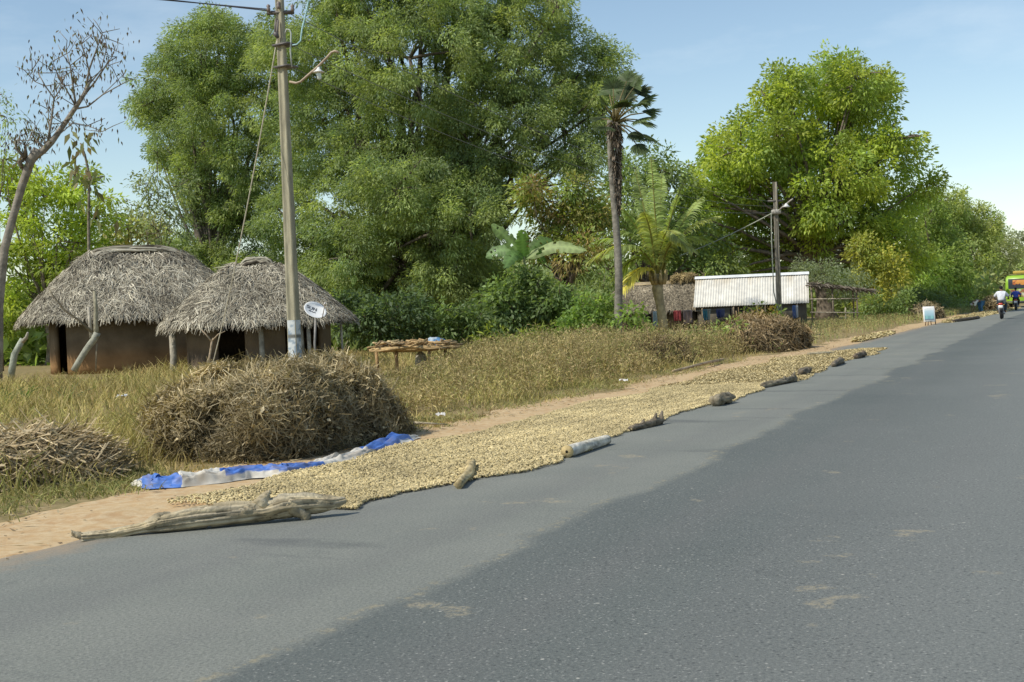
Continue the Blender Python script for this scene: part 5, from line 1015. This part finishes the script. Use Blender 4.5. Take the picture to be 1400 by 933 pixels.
    def garment(name, px, w_, h, c, label, Yq=69.3, z=1.16, c2=None):
        o = gx(px, Yq) + UZ * z; m_ = MB(); nx, nz = 12, 10; x = np.linspace(-.5, .5, nx) * w_; v = np.linspace(0, 1, nz); X, Vv = np.meshgrid(x, v, indexing='ij')
        sh = 1 - .35 * Vv * rng.random(); Z = -h * Vv * (1 - .25 * (X / w_ + .5) * rng.random()); dep = .05 * np.sin(X / w_ * 14 + 2) * (.4 + Vv) + .04 * fbm(np.stack([X * 4, Z * 3, 0 * X], -1), 2, int(px))
        P = o + he * (X * sh)[..., None] + hn_ * dep[..., None] + UZ * Z[..., None]; i, j = np.meshgrid(np.arange(nx - 1), np.arange(nz - 1), indexing='ij')
        cc = np.asarray(c)[None, None] * np.ones((nx, nz, 1));
        if c2 is not None: cc = np.where((X / w_ > .1)[..., None], np.asarray(c2), cc)
        m_.add(P.reshape(-1, 3), np.stack([i * nz + j, (i + 1) * nz + j, (i + 1) * nz + j + 1, i * nz + j + 1], -1).reshape(-1, 4), None, cc.reshape(-1, 3)); o_ = m_.build(name, M['cloth'], None, True); tag(o_, label, 'laundry', 'washing hung before the houses'); md = o_.modifiers.new('t', 'SOLIDIFY'); md.thickness = .008
    garment('hanging_cloth', 899, .45, .95, (.30, .38, .40), 'pale teal and violet cloth hanging left of the coconut trunk', c2=(.22, .17, .32))
    garment('hanging_cloth', 927, .42, .58, (.46, .10, .10), 'red cloth hanging on the washing line')
    garment('hanging_cloth', 941, .5, .8, (.30, .22, .20), 'dusky pinkish cloth hanging right of the red one')
    garment('hanging_cloth', 967, .46, .62, (.08, .24, .30), 'teal garment hanging under the left end of the metal roof', c2=(.40, .40, .34))
    garment('hanging_cloth', 986, .5, .55, (.07, .08, .18), 'navy garment hanging under the metal roof', c2=(.12, .13, .22))
    garment('hanging_cloth', 1088, .32, .75, (.10, .16, .34), 'blue and white cloth hanging under the right end of the metal roof', 70.6, zev - .12, (.5, .5, .5))
house()

# ------------------------------------------------------------------ white picture signboard on legs
def sign():
    Ys = 59.; b = gx(1271, Ys); t = thing('signboard', b, 'white poster board on short wooden legs at the road edge', 'signboard'); yaw = R(-6); ex_ = np.array([math.cos(yaw), math.sin(yaw), 0]); fy = np.array([math.sin(yaw), -math.cos(yaw), 0]); W, Hh, z0 = .54, .74, .17
    def P(u, v, d=0.): return b + ex_ * u + UZ * (z0 + v) + fy * (d - .12 * (v / Hh))
    m_ = MB(); axs = np.stack([ex_, unit(np.cross(UZ - fy * .16, ex_)), unit(UZ - fy * .16)]); box(m_, P(0, Hh / 2), (W, .03, Hh), (.78, .78, .75), 0, axs, .006); m_.build('board', M['paint'], t)
    m_ = MB(); nu, nv = 14, 16; V = []; Cc = []
    for i in range(nu):
        for j in range(nv):
            u, v = i / (nu - 1), j / (nv - 1); V.append(P((u - .5) * W * .8, Hh * (.12 + .76 * v), .024)); k = 1 - v; e = abs(u - .5) * 2
            c = np.array([.55, .68, .74]) * v + np.array([.14, .36, .46]) * k
            if v < .35: c = c * .6 + .4 * np.array([.22, .50, .38]) * (1 if .3 < e < .75 else .5)
            if v < .07: c = np.array([.14, .19, .24])
            if v > .8: c = np.array([.68, .73, .74])
            Cc.append(c)
    m_.add(V, [(i * nv + j, (i + 1) * nv + j, (i + 1) * nv + j + 1, i * nv + j + 1) for i in range(nu - 1) for j in range(nv - 1)], None, Cc); m_.build('poster', M['paint'], t)
    m_ = MB(); box(m_, P(-.02, Hh * .05, .028), (.3, .005, .025), (.25, .3, .3), 0, axs); m_.build('caption_strip', M['paint'], t)
    for u, d in ((-.2, .03), (-.08, .02), (.08, .0), (W / 2 + .03, -.1)):
        m_ = MB(); p = b + ex_ * u + fy * d; seg(m_, p, p + UZ * (.2 if abs(u) < W / 2 else .9) + ex_ * (.02 if u < 0 else -.02), .022, (.13, .08, .05), 6); m_.build('leg', M['wood'], t)
sign()

# ------------------------------------------------------------------ people, motorcycles, bus
def skin(name, J, E, rad, mat, c, parent, X, sub=2):
    me = bpy.data.meshes.new(name); keys = list(J); me.from_pydata([X(*J[k]) for k in keys], [(keys.index(a), keys.index(b)) for a, b in E], []); o = bpy.data.objects.new(name, me); col.objects.link(o)
    md = o.modifiers.new('skin', 'SKIN'); sv_ = me.skin_vertices[0].data
    for i, k in enumerate(keys): r = rad[k]; sv_[i].radius = (r, r) if np.isscalar(r) else r; sv_[i].use_root = (i == 0)
    sb = o.modifiers.new('sub', 'SUBSURF'); sb.levels = sb.render_levels = sub; bpy.context.view_layer.update()
    m2 = bpy.data.meshes.new_from_object(o.evaluated_get(bpy.context.evaluated_depsgraph_get())); bpy.data.objects.remove(o); bpy.data.meshes.remove(me); m2.name = name
    m2.polygons.foreach_set('use_smooth', np.ones(len(m2.polygons), bool))
    O = parent_origin(parent); co = np.zeros(len(m2.vertices) * 3); m2.vertices.foreach_get('co', co); m2.vertices.foreach_set('co', (co.reshape(-1, 3) - O).ravel())
    if 'Col' not in m2.attributes: m2.attributes.new('Col', 'FLOAT_COLOR', 'POINT')
    m2.attributes['Col'].data.foreach_set('color', np.tile([*c, 1], len(m2.vertices)).astype(np.float32)); m2.materials.clear(); m2.materials.append(mat)
    ob = bpy.data.objects.new(name, m2); col.objects.link(ob); ob.parent = parent; m2.update(); return ob
SKN = (.20, .11, .065)
def ellips(mb, c, r, col_, X, n=12, zmin=-9):
    V = []; 
    for i in range(n + 1):
        th = math.pi * i / n
        for j in range(n): a = 2 * math.pi * j / n; V.append(X(c[0] + r[0] * math.sin(th) * math.cos(a), c[1] + r[1] * math.sin(th) * math.sin(a), max(c[2] + r[2] * math.cos(th), c[2] + zmin)))
    mb.add(V, [(i * n + j, (i + 1) * n + j, (i + 1) * n + (j + 1) % n, i * n + (j + 1) % n) for i in range(n) for j in range(n)], None, col_)
def local(o, fwd):
    f = unit(np.asarray([fwd[0], fwd[1], 0.])); r = np.array([f[1], -f[0], 0]); o = np.asarray(o, float); return lambda x, y, z: tuple(o + r * x + f * y + UZ * z)
def motorcycle(o, fwd, label, tank_c):
    X = local(o, fwd); t = thing('motorcycle', o, label, 'motorcycle')
    def T(name, pts, r, c, mat, par=t, sides=8):
        m_ = MB(); tube(m_, [X(*p) for p in pts], r, c, sides); return m_.build(name, mat, par, True)
    for y in (-.62, .62):
        m_ = MB(); n = 28; R0, w_ = .29, .06 if y < 0 else .045
        ring = [[X(w_ * math.sin(b), y + math.cos(a) * (R0 - .05 + .06 * math.cos(b)), .30 + math.sin(a) * (R0 - .05 + .06 * math.cos(b))) for b in np.linspace(0, 2 * math.pi, 8, endpoint=False)] for a in np.linspace(0, 2 * math.pi, n, endpoint=False)]
        m_.add(np.array(ring).reshape(-1, 3), [(i * 8 + j, ((i + 1) % n) * 8 + j, ((i + 1) % n) * 8 + (j + 1) % 8, i * 8 + (j + 1) % 8) for i in range(n) for j in range(8)], None, (.02, .02, .02)); wh = m_.build('wheel', M['rubber'], t, True)
        m_ = MB()
        for k in range(6): a = k * math.pi / 3; seg(m_, X(0, y, .3), X(0, y + .2 * math.cos(a), .3 + .2 * math.sin(a)), .014, (.45, .45, .46), 5)
        tube(m_, [X(-.06, y, .3), X(.06, y, .3)], .05, (.35, .35, .36), 10); m_.build('rim', M['metal'], wh)
    T('frame', [(0, .5, .85), (0, .2, .6), (0, -.1, .45), (0, -.45, .6), (0, -.75, .82)], .035, (.04, .04, .045), M['metal'])
    T('engine', [(0, .22, .3), (0, .18, .42), (0, .1, .55)], [.13, .15, .1], (.16, .16, .17), M['metal'], sides=8)
    T('fuel_tank', [(0, .45, .9), (0, .3, .93), (0, .1, .9), (0, -.02, .82)], [.06, .14, .13, .08], tank_c, M['paint'], sides=12)
    T('seat', [(0, .02, .82), (0, -.25, .82), (0, -.55, .86), (0, -.72, .9)], [.09, .12, .11, .06], (.03, .03, .03), M['rubber'], sides=10)
    for sx in (-.09, .09): T('fork', [(sx, .42, .95), (sx, .62, .3)], .025, (.4, .4, .42), M['metal'])
    hb = T('handlebar', [(-.36, .28, 1.04), (-.28, .38, 1.05), (0, .44, 1.0), (.28, .38, 1.05), (.36, .28, 1.04)], .016, (.1, .1, .1), M['metal'])
    for sx in (-1, 1):
        T('mirror', [(sx * .26, .38, 1.05), (sx * .34, .38, 1.2)], .008, (.08, .08, .08), M['metal']); m_ = MB(); ellips(m_, (sx * .36, .37, 1.24), (.06, .02, .04), (.1, .11, .12), X, 8); m_.build('mirror', M['paint'], hb, True)
    T('rear_fender', [(0, -.35, .68), (0, -.62, .70), (0, -.86, .62), (0, -.96, .45)], [.05, .08, .08, .06], (.05, .05, .055), M['paint'])
    m_ = MB(); c = X(0, -.9, .80); ax = np.stack([np.array(X(1, 0, 0)) - X(0, 0, 0), np.array(X(0, 1, 0)) - X(0, 0, 0), UZ]); box(m_, c, (.2, .07, .1), (.5, .06, .03), 0, ax, .02); m_.build('tail_light', M['paint'], t)
    m_ = MB(); box(m_, X(0, -.97, .66), (.22, .015, .15), (.72, .72, .70), 0, ax, .004); m_.build('number_plate', M['paint'], t)
    for sx in (-.16, .16): m_ = MB(); ellips(m_, (sx, -.86, .76), (.035, .04, .03), (.6, .28, .03), X, 8); m_.build('indicator', M['paint'], t, True)
    T('exhaust', [(.14, .2, .28), (.15, -.2, .27), (.16, -.75, .36)], [.025, .04, .045], (.45, .45, .46), M['metal'])
    for sx in (-1, 1): T('shock_absorber', [(sx * .1, -.55, .3), (sx * .1, -.42, .72)], .03, (.3, .3, .3), M['metal'])
    return t
def rider(o, fwd, label, shirt, trousers):
    X = local(o, fwd); t = thing('person', o, label, 'person')
    J = {'pelvis': (0, -.22, .93), 'waist': (0, -.2, 1.08), 'chest': (0, -.13, 1.3), 'neck': (0, -.08, 1.46), 'chin': (0, -.05, 1.54), 'head': (0, -.04, 1.64)}; E = [('pelvis', 'waist'), ('waist', 'chest'), ('chest', 'neck'), ('neck', 'chin'), ('chin', 'head')]
    Rd = {'pelvis': (.155, .12), 'waist': (.145, .11), 'chest': (.165, .12), 'neck': .058, 'chin': .075, 'head': .095}
    for s, sx in (('l', -1), ('r', 1)):
        J.update({s + 'sh': (sx * .19, -.11, 1.38), s + 'el': (sx * .34, .05, 1.18), s + 'wr': (sx * .35, .24, 1.08), s + 'ha': (sx * .34, .31, 1.06), s + 'hip': (sx * .1, -.16, .9), s + 'kn': (sx * .2, .24, .8), s + 'an': (sx * .17, .06, .42), s + 'to': (sx * .18, .22, .36)})
        E += [('chest', s + 'sh'), (s + 'sh', s + 'el'), (s + 'el', s + 'wr'), (s + 'wr', s + 'ha'), ('pelvis', s + 'hip'), (s + 'hip', s + 'kn'), (s + 'kn', s + 'an'), (s + 'an', s + 'to')]
        Rd.update({s + 'sh': .07, s + 'el': .05, s + 'wr': .036, s + 'ha': .04, s + 'hip': .095, s + 'kn': .07, s + 'an': .048, s + 'to': .04})
    sub = lambda keys, g_: ({k: J[k] for k in keys}, [e for e in E if e[0] in keys and e[1] in keys], {k: (tuple(v + g_ for v in Rd[k]) if not np.isscalar(Rd[k]) else Rd[k] + g_) for k in keys})
    skin('body', J, E, Rd, M['skin'], SKN, t, X)
    a, b, c = sub(['pelvis', 'waist', 'chest', 'neck', 'lsh', 'lel', 'rsh', 'rel'], .035); skin('shirt', a, b, c, M['cloth'], shirt, t, X)
    a, b, c = sub(['pelvis', 'lhip', 'lkn', 'lan', 'rhip', 'rkn', 'ran'], .018); skin('trousers', a, b, c, M['cloth'], trousers, t, X)
    m_ = MB(); ellips(m_, (0, -.065, 1.665), (.094, .1, .1), (.015, .013, .012), X, 12); m_.build('hair', M['rubber'], t, True)
    # grips: four fingers and a thumb closed on each handlebar end
    for sx in (-1, 1):
        m_ = MB()
        for k in range(4): x = sx * (.30 + .022 * k); tube(m_, [X(x, .30, 1.075), X(x, .34, 1.07), X(x, .35, 1.04), X(x, .32, 1.025)], [.012, .011, .010, .008], SKN, 6)
        tube(m_, [X(sx * .3, .29, 1.06), X(sx * .285, .30, 1.035), X(sx * .29, .33, 1.02)], [.013, .011, .009], SKN, 6); m_.build('hand', M['skin'], t, True)
    return t
rs1, rt1 = 74.5, -4.0; o1 = rd(rs1, rt1, .035); fw = rd(rs1 + 2, rt1) - rd(rs1, rt1)
o1 = gx(1370, 66., .035); motorcycle(o1, fw, 'dark motorcycle with white number plate, ridden by the man in the white shirt', (.05, .05, .06)); rider(o1, fw, 'man in a loose white shirt seen from behind riding the nearer motorcycle', (.68, .70, .76), (.06, .075, .09))
o2 = gx(1389.5, 96., .035); motorcycle(o2, fw, 'small distant motorcycle close behind the green bus', (.25, .25, .27)); rider(o2, fw, 'distant rider in a blue shirt close behind the green bus', (.06, .09, .38), (.03, .03, .04))

def bender():
    Yb = 92.; o = gx(1341, Yb); X = local(o, (-.985, -.17)); t = thing('person', o, 'person in blue trousers bending low over the roadside crop', 'person')
    J = {'pelvis': (0, -.02, .80), 'waist': (0, .16, .97), 'chest': (0, .42, .96), 'neck': (0, .60, .76), 'chin': (0, .66, .70), 'head': (0, .74, .64)}; E = [('pelvis', 'waist'), ('waist', 'chest'), ('chest', 'neck'), ('neck', 'chin'), ('chin', 'head')]; Rd = {'pelvis': .16, 'waist': .13, 'chest': .15, 'neck': .06, 'chin': .075, 'head': .095}
    for s, sx in (('l', -1), ('r', 1)):
        J.update({s + 'sh': (sx * .17, .5, .78), s + 'el': (sx * .2, .58, .5), s + 'wr': (sx * .14, .66, .26), s + 'ha': (sx * .12, .69, .17), s + 'hip': (sx * .1, -.04, .76), s + 'kn': (sx * .13, .03, .43), s + 'an': (sx * .13, -.05, .09), s + 'to': (sx * .14, .12, .04)})
        E += [('chest', s + 'sh'), (s + 'sh', s + 'el'), (s + 'el', s + 'wr'), (s + 'wr', s + 'ha'), ('pelvis', s + 'hip'), (s + 'hip', s + 'kn'), (s + 'kn', s + 'an'), (s + 'an', s + 'to')]
        Rd.update({s + 'sh': .07, s + 'el': .048, s + 'wr': .035, s + 'ha': .04, s + 'hip': .1, s + 'kn': .07, s + 'an': .045, s + 'to': .04})
    sub = lambda keys, g_: ({k: J[k] for k in keys}, [e for e in E if e[0] in keys and e[1] in keys], {k: Rd[k] + g_ for k in keys})
    skin('body', J, E, Rd, M['skin'], SKN, t, X)
    a, b, c = sub(['waist', 'chest', 'lsh', 'lel', 'rsh', 'rel', 'neck'], .03); skin('shirt', a, b, c, M['cloth'], (.78, .75, .66), t, X)
    a, b, c = sub(['pelvis', 'lhip', 'lkn', 'lan', 'rhip', 'rkn', 'ran'], .035); skin('trousers', a, b, c, M['cloth'], (.09, .20, .32), t, X)
    m_ = MB(); ellips(m_, (0, .74, .665), (.1, .11, .085), (.55, .53, .46), X, 12); m_.build('head_cloth', M['cloth'], t, True)
    for sx in (-1, 1):
        m_ = MB()
        for k in range(5): x = sx * .12 + (k - 2) * .02; tube(m_, [X(x, .69, .15), X(x, .71 + (.02 if k != 0 else -.02), .11), X(x, .715, .075 + .01 * abs(k - 2))], [.012, .01, .008], SKN, 5)
        m_.build('hand', M['skin'], t, True)
bender()

def bus():
    Yb = 114.; c0 = gx(1375.5, Yb, .035); fb = rd(132., -4) - rd(128., -4); fb = unit(fb); rgt = np.array([fb[1], -fb[0], 0]); W, Lb, Hb = 2.45, 10.2, 2.95; o = c0 + rgt * W / 2
    X = lambda x, y, z: o + rgt * x + fb * y + UZ * z; ax = np.stack([rgt, fb, UZ]); t = thing('bus', o, 'bright green painted bus with a flame patterned rear window ahead on the road', 'bus'); G = (.27, .46, .035)
    m_ = MB(); prof = [(.45, .0), (.9, -.02), (1.6, .0), (2.3, .06), (2.75, .16), (2.92, .42), (2.95, 1.2)]; n = len(prof); V = []
    outl = [(-1, 0), (-.93, -.07), (.93, -.07), (1, 0)]
    for z, y in prof:
        wz = 1 if z < 2.5 else (.97 if z < 2.8 else .88)
        for x, dy in outl: V.append(X(x * W / 2 * wz, y + dy, z))
        for x in (1, -1): V.append(X(x * W / 2 * wz, Lb - y, z))
    k = 6; Q = [(i * k + j, i * k + (j + 1) % k, (i + 1) * k + (j + 1) % k, (i + 1) * k + j) for i in range(n - 1) for j in range(k)]; e = (n - 1) * k; Q += [(e, e + 1, e + 2, e + 3), (e, e + 3, e + 4, e + 5)]
    m_.add(V, Q, None, G); m_.build('body', M['paint'], t)
    def panel(name, x0, x1, z0, z1, c, mat='paint', cols_=None, d=.085):
        m_ = MB(); nx, nz = 24, 12; x = np.linspace(x0, x1, nx); z = np.linspace(z0, z1, nz); XX, ZZ = np.meshgrid(x, z, indexing='ij'); y = np.interp(ZZ, [p[0] for p in prof], [p[1] for p in prof]) - d
        P = o + rgt * XX[..., None] + fb * y[..., None] + UZ * ZZ[..., None]; i, j = np.meshgrid(np.arange(nx - 1), np.arange(nz - 1), indexing='ij'); cc = np.asarray(c)[None, None] * np.ones((nx, nz, 1)) if cols_ is None else cols_(XX, ZZ)
        m_.add(P.reshape(-1, 3), np.stack([i * nz + j, (i + 1) * nz + j, (i + 1) * nz + j + 1, i * nz + j + 1], -1).reshape(-1, 4), None, cc.reshape(-1, 3)); return m_.build(name, M[mat], t)
    rw = panel('rear_window', -.98, .98, 1.72, 2.62, (.03, .035, .045))
    def flame(XX, ZZ):
        q = fbm(np.stack([XX * 3.5, ZZ * 4, 0 * XX], -1), 3, 5); return np.where((q > .15)[..., None], np.array([.60, .26, .05]), np.where((q > -.1)[..., None], np.array([.45, .12, .03]), np.array([.05, .04, .05])))
    f_ = panel('window_painting', -.6, .8, 2.05, 2.52, None, 'paint', flame, .09)
    def lowp(XX, ZZ):
        q = fbm(np.stack([XX * 3, ZZ * 4 + 7, 0 * XX], -1), 3, 9); return np.where((q > .2)[..., None], np.array([.55, .50, .40]), np.where((q > -.1)[..., None], np.array([.28, .36, .10]), np.array([.30, .12, .06])))
    panel('painted_panel', -.86, .98, .95, 1.66, None, 'paint', lowp)
    for x in (-1.05, 1.05):
        m_ = MB(); box(m_, X(x, -.06, 1.05), (.16, .05, .42), (.45, .05, .03), 0, ax, .01); m_.build('tail_light', M['paint'], t)
    m_ = MB(); box(m_, X(0, -.12, .5), (2.3, .12, .2), (.05, .05, .05), 0, ax, .03); m_.build('bumper', M['paint'], t)
    for x in (-1.02, 1.02):
        for y in (2.3, 8.0):
            m_ = MB(); p = X(x, y, .46); tube(m_, [p - rgt * .14, p - rgt * .1, p + rgt * .1, p + rgt * .14], [.42, .46, .46, .42], (.025, .025, .025), 20); m_.build('wheel', M['rubber'], t)
    m_ = MB()
    for x in (-.9, -.3, .3, .9): seg(m_, X(x, .8, 3.0), X(x, 6, 3.0), .03, (.3, .25, .1), 5)
    for y in (.8, 2.5, 4.2, 6): seg(m_, X(-.95, y, 3.04), X(.95, y, 3.04), .03, (.3, .25, .1), 5)
    m_.build('roof_rack', M['metal'], t)
    m_ = MB(); box(m_, X(.1, 1.6, 3.2), (1.5, 1.3, .3), (.5, .36, .09), 0, ax, .08); tag(m_.build('roof_load', M['cloth'], None), 'yellow covered load lying on the bus roof', 'load')
    for k in range(5):
        for sx in (-1, 1):
            m_ = MB(); box(m_, X(sx * (W / 2 + .004), 1.6 + 1.7 * k, 2.0), (.012, 1.45, .75), (.03, .035, .045), 0, ax); m_.build('side_window', M['paint'], t)
bus()
print('objects', len(bpy.data.objects))
